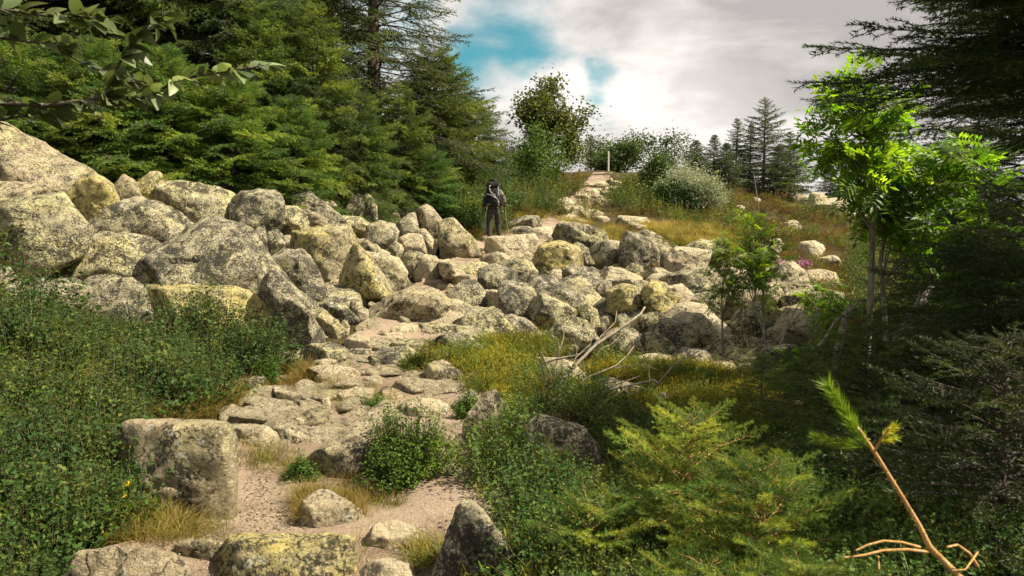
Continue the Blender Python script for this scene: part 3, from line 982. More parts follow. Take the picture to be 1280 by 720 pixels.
many('E', [
 ('P', [(438,372),(490,347),(560,362),(598,395),(550,418),(468,408)], 'rounded whitish stepping stone in mid path', FL),
 ('P', [(598,362),(660,332),(742,355),(742,378),(640,404),(598,392)], 'thin pale stepping stone next to the whitish one', FL),
 ('P', [(660,325),(740,288),(822,300),(812,348),(740,353)], 'reddish smooth stone under the large low boulder', FL),
 ('L', [(805,312),(870,306),(1160,313),(1174,342),(1000,360),(870,364),(815,342)], 'long kerb-like ledge crossing the path', dict(FL, flat=False, depth=.5)),
 ('L', [(640,402),(740,368),(824,373),(874,400),(800,430),(700,420)], 'buff flat stone below the kerb-like ledge', FL),
 ('P', [(228,542),(300,513),(420,523),(524,550),(528,605),(470,612),(400,585),(285,568)], 'broad pale slab with a dark undercut edge', dict(FL, flat=False, ridge=.9, depth=1.1)),
 ('P', [(528,565),(600,553),(644,580),(602,606),(543,604)], 'small five-sided pale flagstone', FL),
 ('P', [(563,515),(600,493),(644,520),(622,544),(568,538)], 'tiny oval white stone by the speckled boulder', FL),
 ('P', [(90,630),(180,638),(272,680),(284,735),(150,740)], 'pinkish block with a straight front edge', dict(FL, flat=False, ridge=.8)),
 ('P', [(370,692),(420,648),(520,612),(588,622),(572,684),(480,714),(398,718)], 'oval pale stone in front of the broad undercut slab', dict(FL, flat=False, ridge=.8)),
 ('T', [(618,602),(660,598),(733,650),(738,692),(700,710),(638,685)], 'stone wrapped in dry yellow grass', FL),
 ('L', [(628,572),(660,538),(702,550),(714,600),(660,606)], 'lichened cobble with grass behind it', FL),
 ('P', [(718,585),(770,572),(818,620),(808,655),(740,645)], 'pale lump of stone beside the dry grass', FL),
 ('P', [(828,575),(880,568),(934,590),(924,622),(850,620)], 'pink flat stone below the tilted leaf-shaped one', FL),
 ('P', [(742,668),(830,653),(962,688),(984,732),(850,745),(758,705)], 'whitest broad flagstone in the path', FL),
 ('P', [(560,355),(630,330),(680,340),(640,365)], 'sliver of pale stone between stepping stones', FL),
 ('P', [(870,620),(930,625),(950,655),(880,660)], 'small pink flagstone above the whitest one', FL),
 ('P', [(290,485),(350,465),(400,470),(420,495),(340,505)], 'low pale stone leaning on the rounded yellowish boulder', FL),
 ('T', [(170,440),(230,420),(250,470),(200,480)], 'tan cobble beside the rounded yellowish boulder', FL),
 ('P', [(930,190),(1000,170),(1060,190),(1030,205),(950,205)], 'flat pale stone beside the large low boulder', FL),
 ('P', [(680,150),(740,135),(790,150),(750,165),(690,165)], 'thin flat stone behind the large low boulder', FL),
 ('P', [(985,105),(1060,90),(1130,105),(1100,130),(1010,125)], 'blocky pale path stone uphill of the large low boulder', FL),
 ('P', [(880,110),(940,90),(1000,110),(960,130),(900,130)], 'oval path stone uphill beside the blocky pale one', FL),
 ('P', [(1130,130),(1210,115),(1250,150),(1200,175),(1140,165)], 'buff path stone against the grey mottled block', FL),
])
many('F', [
 ('T', [(145,565),(158,534),(205,524),(265,525),(287,540),(294,580),(293,622),(276,645),(245,660),(190,655),(150,625)], 'big tan boulder with a yellow stripe beside the dirt path', dict(name='boulder', ridge=.93, depth=.95, sharp=28, rough=.8, group='foreground boulders')),
 ('T', [(370,595),(388,570),(430,540),(468,510),(492,507),(508,525),(507,545),(482,582),(450,606),(400,606)], 'sloping grey-yellow boulder at the side of the round bush', dict(ridge=.35, depth=1.3, group='foreground boulders')),
 ('T', [(375,642),(384,620),(400,613),(425,621),(452,638),(458,655),(430,668),(395,668),(377,657)], 'tan rock half covered with dry grass tufts', dict(ridge=.7, group='foreground boulders')),
 ('Y', [(276,720),(284,680),(294,669),(360,667),(441,671),(445,690),(440,730),(400,748),(300,748)], 'wide yellowish block with a flat top at the picture bottom', dict(ridge=.88, depth=.6, group='foreground boulders')),
 ('T', [(213,688),(235,679),(284,682),(281,706),(260,714),(225,702)], 'low tan stone beside the wide yellowish block', dict(ridge=.8, group='foreground boulders')),
 ('P', [(456,674),(470,654),(495,650),(517,659),(525,675),(510,692),(475,694)], 'smooth pale stone with a dark undercut', dict(ridge=.7, group='foreground boulders')),
 ('P', [(508,647),(530,640),(560,654),(567,668),(540,677),(513,667)], 'flat cream stone flush with the dirt path', dict(FL, hh=.05)),
 ('P', [(538,643),(550,639),(569,648),(566,656),(552,652)], 'little flat stone next to the cream one', dict(FL, hh=.04)),
 ('G', [(542,718),(560,695),(561,665),(582,624),(602,640),(628,680),(660,722),(642,742),(560,748)], 'sharp pointed grey rock rising at the picture bottom', dict(ridge=.9, depth=.9, sharp=22, group='foreground boulders')),
 ('P', [(447,714),(465,700),(485,696),(509,704),(520,725),(490,744),(455,740)], 'domed pale stone cut by the picture bottom', dict(ridge=.6, group='foreground boulders', sharp=30)),
 ('T', [(65,722),(98,690),(145,683),(147,720),(130,748),(78,748)], 'flat brown slab by the dark leaves at the picture corner', dict(ridge=.8, group='foreground boulders')),
 ('T', [(150,692),(175,685),(215,694),(236,712),(232,748),(150,748)], 'flat brown slab split from its twin by a narrow crack', dict(ridge=.8, group='foreground boulders')),
 ('G', [(657,535),(668,519),(700,524),(728,534),(748,555),(747,588),(725,603),(680,608),(660,585)], 'grey white-spotted boulder sitting in the bilberry leaves', dict(ridge=.7, group='foreground boulders')),
 ('P', [(574,542),(581,522),(600,500),(617,487),(626,497),(625,520),(613,545),(606,560),(590,559),(577,552)], 'upright pointed pinkish stone beside the path', dict(name='stone', cat='stone', ridge=.9, depth=.7, group='foreground boulders')),
 ('P', [(283,536),(310,530),(340,537),(350,553),(320,563),(288,557)], 'rounded pale stone behind the dark grass tuft', dict(STN)),
 ('P', [(346,541),(365,531),(386,540),(382,560),(355,563)], 'round cream stone next to the sloping boulder', dict(STN)),
 ('P', [(378,540),(392,533),(404,541),(398,553),(383,552)], 'whitish cobble touching the sloping boulder', dict(STN)),
 ('T', [(272,512),(290,506),(308,512),(312,525),(285,528)], 'small grey-tan stone above the rounded pale one', STN),
 ('P', [(312,505),(325,502),(345,525),(340,536),(322,522)], 'narrow slanting stone among small rubble', STN),
 ('L', [(305,478),(318,470),(333,472),(320,486),(308,494)], 'little bone-shaped stone at the edge of the shrubs', STN),
 ('P', [(370,520),(382,526),(378,536),(366,530)], 'small angular stone in the dirt behind the cream one', STN),
 ('P', [(400,500),(412,495),(414,515),(404,522)], 'upright chip of rock beside the pinkish block', STN),
 ('P', [(415,545),(430,538),(440,548),(425,556)], 'white chip under the upper edge of the sloping boulder', STN),
])

# far path steps and hillside rocks: (x, y, w, h) in region C pixels
STEPS = [(430,205,90,26,'highest step stone of the far path'),(512,228,80,34,'step stone second from the top of the far path'),(400,238,60,22,'narrow step stone on the fir side of the upper path'),
 (468,246,54,22,'small round step stone in the upper path'),(360,266,80,26,'wide step stone beside the dark heather mound'),(445,290,70,32,'square step stone in the middle of the far path'),
 (262,292,80,34,'flat stone leading into the far path steps'),(305,345,130,60,'wide bright slab at the foot of the far steps'),(400,350,90,34,'grey slab at the foot of the far steps'),
 (440,375,80,28,'lowest thin step stone of the far path'),(485,292,50,22,'small step stone beside the square one'),(425,268,60,20,'thin dark-edged step stone'),
 (540,228,46,30,'humped step stone near the post'),(600,392,150,52,'wide pale rock below the willow bush'),(640,418,70,24,'pale sliver of rock in the golden grass'),
 (290,375,90,36,'tan stone at the bend of the far path'),(340,395,80,30,'low stone just above the long slanted boulder'),(520,195,50,20,'small rock at the crest of the far path'),(490,178,26,12,'tiny rock under the post')]
for x, y, wd_, h_, lb in STEPS:
    rng = random.Random(x * 31 + y)
    n = 8
    wd_ *= 1.25; h_ *= 1.2
    pts = [(x + wd_ / 2 * math.cos(a) * rng.uniform(.85, 1.1), y + h_ / 2 * math.sin(a) * rng.uniform(.8, 1.1)) for a in [k * 2 * PI / n + rng.uniform(-.2, .2) for k in range(n)]]
    rock('C', pts, 'P', lb, **dict(FL, flat=False, depth=1.2, ridge=.8, hh=.2, group='step stones of the far path'))
HILL = [(1000,250,14,9,'pale rock alone on the brown heath crest'),(1022,252,20,14,'squarish rock on the heath crest'),(1045,264,46,16,'long pale rock outcrop on the ridge'),(1080,268,26,12,'end rock of the ridge outcrop'),
 (990,284,16,8,'low rock in the yellow heath'),(1014,312,24,16,'wedge rock in the yellow heath slope'),(984,350,34,26,'white boulder below the pink heather bloom'),(945,252,8,5,'tiny rock on the brown heath'),
 (925,262,9,5,'small rock high on the brown heath'),(1038,330,20,12,'rock near the rowan trunk on the slope'),(970,306,14,8,'small rock under the sapling tips')]
for x, y, wd_, h_, lb in HILL:
    rng = random.Random(x * 17 + y)
    pts = [(x + wd_ / 2 * math.cos(a) * rng.uniform(.85, 1.1), y + h_ / 2 * math.sin(a) * rng.uniform(.8, 1.1)) for a in [k * PI / 4 + rng.uniform(-.2, .2) for k in range(8)]]
    pts = [(x + (a - x) * 1.5, y + (b - y) * 1.5 - 2) for a, b in pts]
    rock('F', pts, 'P', lb, name='rock', cat='rock', depth=1.0, group='rocks on the heath slope')
BACK = [(905,372,60,34,'L','boulder behind the leftmost thin sapling stem'),(950,400,66,40,'L','boulder between two sapling stems'),(1000,408,60,44,'P','pale boulder beside the rowan trunk foot'),
 (925,438,70,36,'L','low boulder at the foot of the saplings'),(985,446,60,34,'G','grey boulder by the leaning grey trunk'),(1030,380,50,36,'L','boulder seen past the rowan trunk'),(1040,430,56,40,'G','shaded boulder behind the rowan trunk'),
 (955,366,46,24,'P','bright rock under the sapling crown'),(1000,372,40,22,'L','flat rock above the pale trunk-foot boulder')]
for x, y, wd_, h_, mt, lb in BACK:
    rng = random.Random(x * 13 + y)
    pts = [(x + wd_ / 2 * math.cos(a) * rng.uniform(.85, 1.15), y + h_ / 2 * math.sin(a) * rng.uniform(.8, 1.15)) for a in [k * PI / 4 + rng.uniform(-.2, .2) for k in range(8)]]
    rock('F', pts, mt, lb, group=BG)

# filler stones between the boulders: real rocks, a few shapes shared
FILL = {}
for mt in ('lichen_granite', 'grey_granite', 'tan_granite', 'pale_granite'):
    FILL[mt] = []
    for s in range(4):
        rng = np.random.RandomState(s * 5 + len(mt))
        FILL[mt].append(rock_mesh(rng.normal(size=(22, 3)) * (0.36, 0.30, 0.22), 50 + s, 3, 14, 1.1, 6, mt))
rng = random.Random(5)
cnt = 0
tries = 0
ROCKBOX = np.array([(p[:, 0].min(), p[:, 0].max(), p[:, 1].min(), p[:, 1].max()) for p in ROCKPX])
while cnt < 150 and tries < 6000:
    tries += 1
    x, y = rng.uniform(-40, 1050), rng.uniform(205, 465)
    if not inpoly(x, y, FIELD): continue
    if sum(inpoly(x, y, [tuple(q) for q in p]) for p, bx in zip(ROCKPX, ROCKBOX) if bx[0] < x < bx[1] and bx[2] < y < bx[3]) and rng.random() < .85: continue
    b = hit(x, y)
    mt = rng.choice(['lichen_granite', 'lichen_granite', 'grey_granite', 'tan_granite', 'pale_granite'])
    s = rng.uniform(0.35, 1.0) * (0.75 + b[1] / 30)
    o = link('stone', rng.choice(FILL[mt]), None, (b[0], b[1] + .15 * s, b[2] - 0.26), (rng.uniform(-.5, .5), rng.uniform(-.5, .5), rng.uniform(0, 6.3)), s)
    lb = {'lichen_granite': 'small lichen-crusted filler stone wedged between the large boulders', 'grey_granite': 'small grey filler stone wedged between the large boulders',
          'tan_granite': 'small tan filler stone wedged between the large boulders', 'pale_granite': 'small pale filler stone wedged between the large boulders'}[mt]
    tag(o, lb, 'stone', 'filler stones of the boulder field')
    cnt += 1
# flat stones that pave the steep part of the path
MIDP = [(430, 440), (470, 400), (500, 365), (560, 330), (592, 302), (660, 286), (700, 296), (640, 325), (600, 350), (565, 400), (560, 440), (590, 475), (600, 510), (560, 540), (490, 500), (430, 540), (400, 560), (345, 560), (290, 530), (300, 500), (380, 470)]
cnt = 0; tries = 0
while cnt < 48 and tries < 4000:
    tries += 1
    x, y = rng.uniform(285, 700), rng.uniform(286, 560)
    if not inpoly(x, y, MIDP): continue
    if any(inpoly(x, y, [tuple(q) for q in p]) for p, bx in zip(ROCKPX, ROCKBOX) if bx[0] < x < bx[1] and bx[2] < y < bx[3]): continue
    b = hit(x, y); s = rng.uniform(0.18, 0.40) * (0.7 + b[1] / 22)
    o = link('path_stone', rng.choice(FILL['pale_granite'] + FILL['tan_granite'][:2]), None, (b[0], b[1], b[2] + 0.02), (rng.uniform(-.15, .15), rng.uniform(-.15, .15), rng.uniform(0, 6.3)), (s * 1.15, s, s * .6))
    tag(o, 'small flat stone paving the footpath among the larger slabs', 'stone', 'small flat stones paving the footpath')
    cnt += 1
# small rubble on and beside the path
PATHZ = [(285, 505), (350, 455), (420, 400), (480, 380), (560, 400), (600, 470), (640, 560), (655, 640), (560, 720), (440, 700), (470, 620), (400, 600), (330, 600), (290, 560)]
cnt = 0
while cnt < 110:
    x, y = rng.uniform(280, 660), rng.uniform(370, 715)
    if not inpoly(x, y, PATHZ): continue
    if y > 560 and rng.random() < .75: continue
    b = hit(x, y)
    s = rng.uniform(0.08, 0.30) if y < 560 else rng.uniform(0.03, 0.09)
    o = link('rubble_stone', rng.choice(FILL['pale_granite'] + FILL['tan_granite'][:1]), None, (b[0], b[1], b[2] + 0.005), (rng.uniform(-.3, .3), rng.uniform(-.3, .3), rng.uniform(0, 6.3)), (s, s, s * .75))
    tag(o, 'small pale rubble stone lying loose on the dirt path', 'stone', 'rubble stones on the footpath')
    cnt += 1

# ------------------------------------------------------------------ foliage pieces
def needles(mb, p0, p1, nlen, npm, nw, rng, mi=1, zf=0.7, fwd=0.65):
    p0 = np.asarray(p0); p1 = np.asarray(p1)
    L = np.linalg.norm(p1 - p0); d = (p1 - p0) / (L + 1e-9)
    n = max(3, int(L * npm))
    t = rng.rand(n)
    pos = p0 + (p1 - p0) * t[:, None]
    r = rng.normal(size=(n, 3)); r[:, 2] *= zf
    r[:, 2] += 0.25
    r -= d * (r @ d)[:, None]
    r /= np.linalg.norm(r, axis=1)[:, None] + 1e-9
    nd = d * fwd + r * 0.8
    s = np.cross(nd, rng.normal(size=(n, 3)))
    s /= np.linalg.norm(s, axis=1)[:, None] + 1e-9
    ln = nlen * rng.uniform(.7, 1.15, n)
    V = np.stack([pos - s * nw / 2, pos + s * nw / 2, pos + nd * ln[:, None]], 1).reshape(-1, 3)
    mb.add(V, np.arange(3 * n).reshape(-1, 3), mi)


def conifer_branch(seed, L, twig, spacing, nlen, npm, nw, sub=0.0, droop=0.12, mats=('spruce_bark', 'spruce_needles'), thick=0.012, hang=0.0, bare=0.12):
    rng = np.random.RandomState(seed)
    mb = MB()
    S = np.linspace(0, 1, 9)
    wy = rng.normal(size=2) * 0.05
    def ax(s):
        s = np.asarray(s, float)
        return np.stack([s * L, (wy[0] * np.sin(s * 3) + wy[1] * np.sin(s * 6)) * L, (-droop * s ** 2 * 1.6 + droop * .9 * s ** 4) * L], -1)
    mb.tube(ax(S), list(thick * (1.05 - S)), 5, 0)
    s = bare + rng.rand() * spacing / L
    side = 1
    while s < 0.99:
        p = ax(s); tn = ax(min(1, s + .02)) - ax(s - .02); tn /= np.linalg.norm(tn)
        tl = twig * (1 - s) ** 0.6 * min(1.0, 0.45 + s * 2.2) * rng.uniform(.6, 1.15)
        a = R(rng.uniform(38, 62))
        dv = tn * math.cos(a) + np.array((0, side, 0)) * math.sin(a) + np.array((0, 0, rng.uniform(-.42, .30) - hang))
        dv /= np.linalg.norm(dv)
        m_ = p + dv * tl * .55; q = p + dv * tl + np.array((0.12 * tl, 0, -0.10 * tl - hang * tl * .4))
        mb.tube([p, m_, q], [thick * .32, thick * .22, thick * .08], 3, 0, cap=False)
        for a0, a1 in ((p, m_), (m_, q)):
            needles(mb, a0, a1, nlen, npm, nw, rng)
        if sub > 0:
            u = 0.25; sd = 1
            while u < 0.95:
                b0 = p + (q - p) * u
                sl = sub * tl * (1 - u * .7) * rng.uniform(.6, 1.1)
                sv = dv * .75 + np.cross(dv, (0, 0, 1)) * sd * .7 + np.array((0, 0, rng.uniform(-.2, .15) - hang))
                sv /= np.linalg.norm(sv)
                needles(mb, b0, b0 + sv * sl, nlen, npm, nw, rng)
                u += spacing * .9 / max(tl, .05); sd = -sd
        s += spacing / L * rng.uniform(.35, .75); side = -side
    needles(mb, ax(.75), ax(1.0) + (nlen, 0, 0), nlen, npm * 1.3, nw, rng)
    return mb.mesh('branch', mats, False)


BR = {
    'far': [(1.0, conifer_branch(s, 1.0, .42, .085, .075, 60, .016, 0, .12, thick=.02, bare=.03)) for s in range(3)],
    'mid': [(1.7, conifer_branch(10 + s, 1.7, .75, .075, .040, 110, .0120, .50, .16, thick=.018, hang=.22, bare=.06)) for s in range(3)] +
           [(0.8, conifer_branch(20 + s, .8, .42, .055, .038, 120, .0120, .45, .12, thick=.011, hang=.15)) for s in range(2)],
    'wild': [(1.9, conifer_branch(30 + s, 1.9, .7, .11, .042, 75, .0115, .45, .16, thick=.02, hang=.15, bare=.3)) for s in range(3)],
    'fir': [(1.1, conifer_branch(40 + s, 1.1, .55, .055, .034, 130, .0110, .50, .05, mats=('spruce_bark', 'fir_needles'), thick=.014)) for s in range(3)],
    'near': [(0.9, conifer_branch(50 + s, .9, .38, .045, .024, 260, .0052, .45, .12, thick=.009, hang=.05)) for s in range(3)] +
            [(0.45, conifer_branch(56 + s, .45, .17, .04, .020, 240, .0034, .40, .06, thick=.006)) for s in range(2)],
    'shoot': [(0.42, conifer_branch(60 + s, .42, .17, .034, .021, 480, .0030, .42, .03, mats=('orange_twig', 'fir_needles'), thick=.0045, bare=.05)) for s in range(3)],
}


def conifer(base, H, Rr, kind, n, label, cat='tree', group=None, start=0.05, tint=(1, 1, 1), rt=None, lean=(0, 0), seed=0, name='spruce_tree', pitch=(-14, 38), power=.8, bark='spruce_bark', sector=None, jit=.25):
    rng = random.Random(seed * 91 + 5)
    root = thing(name, tuple(base), label, cat, group)
    rt = rt or H * 0.017 + .01
    mb = MB()
    S = np.linspace(0, 1, 12)
    w1, w2 = rng.uniform(-.02, .02), rng.uniform(-.02, .02)
    ax = lambda s: np.array((lean[0] * s * H + w1 * math.sin(s * 5) * H * .4, lean[1] * s * H + w2 * math.sin(s * 4) * H * .4, s * H - 0.15 * (1 - s)))
    mb.tube([ax(s) for s in S], [rt * (1.03 - s) ** .9 * (1.35 if s == 0 else 1) for s in S], 9, 0)
    link('trunk', mb.mesh('trunk', [bark], True), root, (0, 0, 0))
    for i in range(n):
        f = (i + rng.random()) / n
        s = start + (1 - start) * f ** .92 * .985
        az = i * 2.39996 + rng.uniform(-.3, .3)
        if sector is not None:
            az = sector[0] + (az % (2 * PI)) / (2 * PI) * (sector[1] - sector[0])
        Ln = Rr * ((1 - s) / (1 - start)) ** power * rng.uniform(1 - jit, 1 + jit * .6) + 0.05 * Rr
        opts = BR[kind]
        L0, me = rng.choice(opts)
        if len(set(o[0] for o in opts)) > 1:
            best = min(set(o[0] for o in opts), key=lambda q: abs(math.log(q / Ln)))
            L0, me = rng.choice([o for o in opts if o[0] == best])
        pt = R(pitch[0] + (pitch[1] - pitch[0]) * s + rng.uniform(-10, 10))
        sc = Ln / L0
        sc3 = (sc, min(sc, 1.6) if sc > 1 else max(sc, .55), min(max(sc, .7), 1.3))
        v = rng.uniform(.78, 1.2)
        link('branch', me, root, tuple(ax(s)), (rng.uniform(-.35, .35), -pt, az), sc3, (tint[0] * v, tint[1] * v, tint[2] * v))
    return root


def gp(px, Y):
    """ground point at forward distance Y in the vertical plane through pixel column px"""
    x = (px - 640) / F * Y
    return np.array((x, Y, tz(x, Y)))


# ---------------- dark conifer wood behind the boulder bank
WOOD = 'conifers behind the boulder bank'
rows = [
    # px, Y, H, R, kind, n, start, tint, name, label
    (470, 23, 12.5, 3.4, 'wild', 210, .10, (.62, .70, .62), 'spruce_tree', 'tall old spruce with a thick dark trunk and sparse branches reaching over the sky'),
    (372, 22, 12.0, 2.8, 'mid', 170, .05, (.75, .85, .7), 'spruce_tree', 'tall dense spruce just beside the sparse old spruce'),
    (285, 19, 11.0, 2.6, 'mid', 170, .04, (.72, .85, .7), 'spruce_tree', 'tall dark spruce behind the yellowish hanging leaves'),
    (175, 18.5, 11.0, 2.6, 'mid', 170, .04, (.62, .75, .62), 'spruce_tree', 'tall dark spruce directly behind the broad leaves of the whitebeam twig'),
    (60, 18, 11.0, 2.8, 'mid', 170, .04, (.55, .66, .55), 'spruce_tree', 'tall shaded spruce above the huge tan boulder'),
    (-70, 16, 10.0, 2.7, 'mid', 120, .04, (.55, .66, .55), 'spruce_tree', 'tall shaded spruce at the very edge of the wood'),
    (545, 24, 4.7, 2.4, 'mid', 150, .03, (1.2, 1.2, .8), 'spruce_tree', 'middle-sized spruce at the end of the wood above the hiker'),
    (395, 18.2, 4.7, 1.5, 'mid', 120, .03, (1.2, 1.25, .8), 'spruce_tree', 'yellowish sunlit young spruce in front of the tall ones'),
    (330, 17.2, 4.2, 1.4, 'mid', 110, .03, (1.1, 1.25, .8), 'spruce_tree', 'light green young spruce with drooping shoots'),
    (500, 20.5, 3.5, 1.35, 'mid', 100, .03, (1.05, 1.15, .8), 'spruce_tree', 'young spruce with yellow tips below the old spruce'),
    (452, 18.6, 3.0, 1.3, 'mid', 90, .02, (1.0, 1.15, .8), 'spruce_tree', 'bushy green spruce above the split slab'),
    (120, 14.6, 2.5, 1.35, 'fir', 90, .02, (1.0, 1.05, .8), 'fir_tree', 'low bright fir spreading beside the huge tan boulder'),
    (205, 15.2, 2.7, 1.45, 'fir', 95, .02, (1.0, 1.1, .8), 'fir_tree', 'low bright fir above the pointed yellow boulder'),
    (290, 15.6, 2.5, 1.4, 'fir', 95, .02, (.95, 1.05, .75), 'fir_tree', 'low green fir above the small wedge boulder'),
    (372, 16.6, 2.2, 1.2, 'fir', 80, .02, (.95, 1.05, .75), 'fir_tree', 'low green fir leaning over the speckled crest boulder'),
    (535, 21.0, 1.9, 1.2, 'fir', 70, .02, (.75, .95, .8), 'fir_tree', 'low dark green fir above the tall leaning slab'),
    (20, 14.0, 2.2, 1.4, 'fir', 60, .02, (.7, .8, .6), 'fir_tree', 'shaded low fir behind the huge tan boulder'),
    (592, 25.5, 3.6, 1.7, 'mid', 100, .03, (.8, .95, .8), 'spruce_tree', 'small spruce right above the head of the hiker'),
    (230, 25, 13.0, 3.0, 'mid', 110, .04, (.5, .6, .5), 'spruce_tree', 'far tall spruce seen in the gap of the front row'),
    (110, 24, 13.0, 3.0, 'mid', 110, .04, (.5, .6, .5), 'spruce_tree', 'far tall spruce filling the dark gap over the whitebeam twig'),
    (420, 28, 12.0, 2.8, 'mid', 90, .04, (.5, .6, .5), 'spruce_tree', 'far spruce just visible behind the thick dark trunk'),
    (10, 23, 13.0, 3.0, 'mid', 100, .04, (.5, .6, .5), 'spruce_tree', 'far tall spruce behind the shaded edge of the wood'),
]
for k, (px, Y, H, Rr, kind, n, st, tint, nm, lb) in enumerate(rows):
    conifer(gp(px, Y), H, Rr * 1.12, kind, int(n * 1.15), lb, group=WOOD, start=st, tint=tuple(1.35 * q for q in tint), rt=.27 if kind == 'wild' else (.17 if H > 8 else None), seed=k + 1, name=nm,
            pitch=(-18, 30) if kind != 'wild' else (-12, 25), power=.5 if kind in ('mid', 'wild') else .42)

# ---------------- small spruces on the far ridge
RID = 'spruces on the far ridge'
for k, (px, top, Y, wpx, lb) in enumerate([
    (952, 122, 46, 62, 'tallest ridge spruce with tiers swept to one side'), (918, 147, 47, 34, 'slim ridge spruce close beside the tallest one'),
    (935, 153, 48, 26, 'thin spruce squeezed between two taller ridge spruces'), (890, 168, 47, 30, 'slim ridge spruce standing nearest the willow bush'),
    (868, 175, 45, 34, 'small greyish ridge spruce rising over the willow bush'), (985, 165, 44, 44, 'bushy ridge spruce at the outer side of the tallest one'),
    (1035, 207, 43, 30, 'little spruce standing apart on the ridge'), (1052, 208, 43.5, 26, 'second little spruce apart on the ridge, next to the rowan'),
    (905, 178, 44, 34, 'low spruce in front of the slim ridge spruces'), (970, 180, 43, 40, 'low spruce at the foot of the tallest ridge spruce')]):
    b = gp(px, Y); top_z = at(px, top, Y)[2]
    conifer(b, top_z - b[2], wpx / F * Y * 1.0, 'far', 110, lb, group=RID, start=.03, tint=(.75, .92, .8), seed=50 + k, pitch=(-8, 30), power=.85, lean=(.012, 0))
b = gp(738, 56)
conifer(b, at(738, 168, 56)[2] - b[2], .42, 'far', 40, 'tiny dark columnar spruce on the skyline near the post', seed=70, start=.3, tint=(.5, .55, .5), power=.5)

# ------------------------------------------------------------------ broadleaf
def leaf_shape(L, W, fold=.25, curl=.15, n=3):
    """folded, curved leaf along +X: two rows of faces on each side of the midrib"""
    V = []; Fc = []
    S = np.linspace(0, 1, n + 1)
    for s in S:
        wd = W / 2 * math.sin(PI * min(.985, max(.02, s ** .8))) ** .8
        z = -curl * L * s * s
        V += [(s * L, -wd, z + fold * wd), (s * L, 0, z), (s * L, wd, z + fold * wd)]
    for i in range(n):
        a = i * 3
        Fc += [(a, a + 1, a + 4, a + 3), (a + 1, a + 2, a + 5, a + 4)]
    return np.array(V), np.array(Fc)


def rotm(rng, up=0.6):
    """random frame whose Z leans upward"""
    z = rng.normal(size=3); z[2] = abs(z[2]) + up; z /= np.linalg.norm(z)
    x = np.cross(z, rng.normal(size=3)); x /= np.linalg.norm(x)
    return np.stack([x, np.cross(z, x), z], 1)


def leaf_cloud(mb, centers, per, spread, L, W, rng, mi=1, up=.5):
    LV, LF = leaf_shape(L, W, .3, .15, 1)
    # cheap two-face leaf
    LV = np.array([(0, 0, 0), (L * .5, -W / 2, .12 * W), (L, 0, -.1 * L), (L * .5, W / 2, .12 * W)])
    LF = np.array([(0, 1, 2), (0, 2, 3)])
    for c in centers:
        n = rng.poisson(per) + 1
        for _ in range(n):
            M = rotm(rng, up); o = rng.normal(size=3) * spread * .6
            s = rng.uniform(.7, 1.2)
            mb.add((LV * s) @ M.T + c + o, LF, mi)


def limbs(mb, p, d, L, r, depth, rng, tips, spread=.75, mi=0, grav=0.05, kids=(2, 4)):
    n = 5
    pts = [np.array(p)]; dd = np.array(d, float)
    for i in range(n):
        dd = dd + rng.normal(size=3) * .13 + np.array((0, 0, grav)); dd /= np.linalg.norm(dd)
        pts.append(pts[-1] + dd * L / n)
    mb.tube(pts, [r * (1 - .5 * i / n) for i in range(n + 1)], 6 if r > .02 else 4, mi, cap=depth == 0)
    if depth == 0:
        tips.append(pts[-1]); tips.append(pts[-3])
        return
    for k in range(rng.randint(*kids) + 1):
        i = rng.randint(2, n + 1)
        v = dd + rng.normal(size=3) * spread; v[2] += .1; v /= np.linalg.norm(v)
        limbs(mb, pts[i], v, L * rng.uniform(.55, .8), r * .52, depth - 1, rng, tips, spread, mi, grav, kids)
    if depth >= 1:
        tips.append(pts[-1])


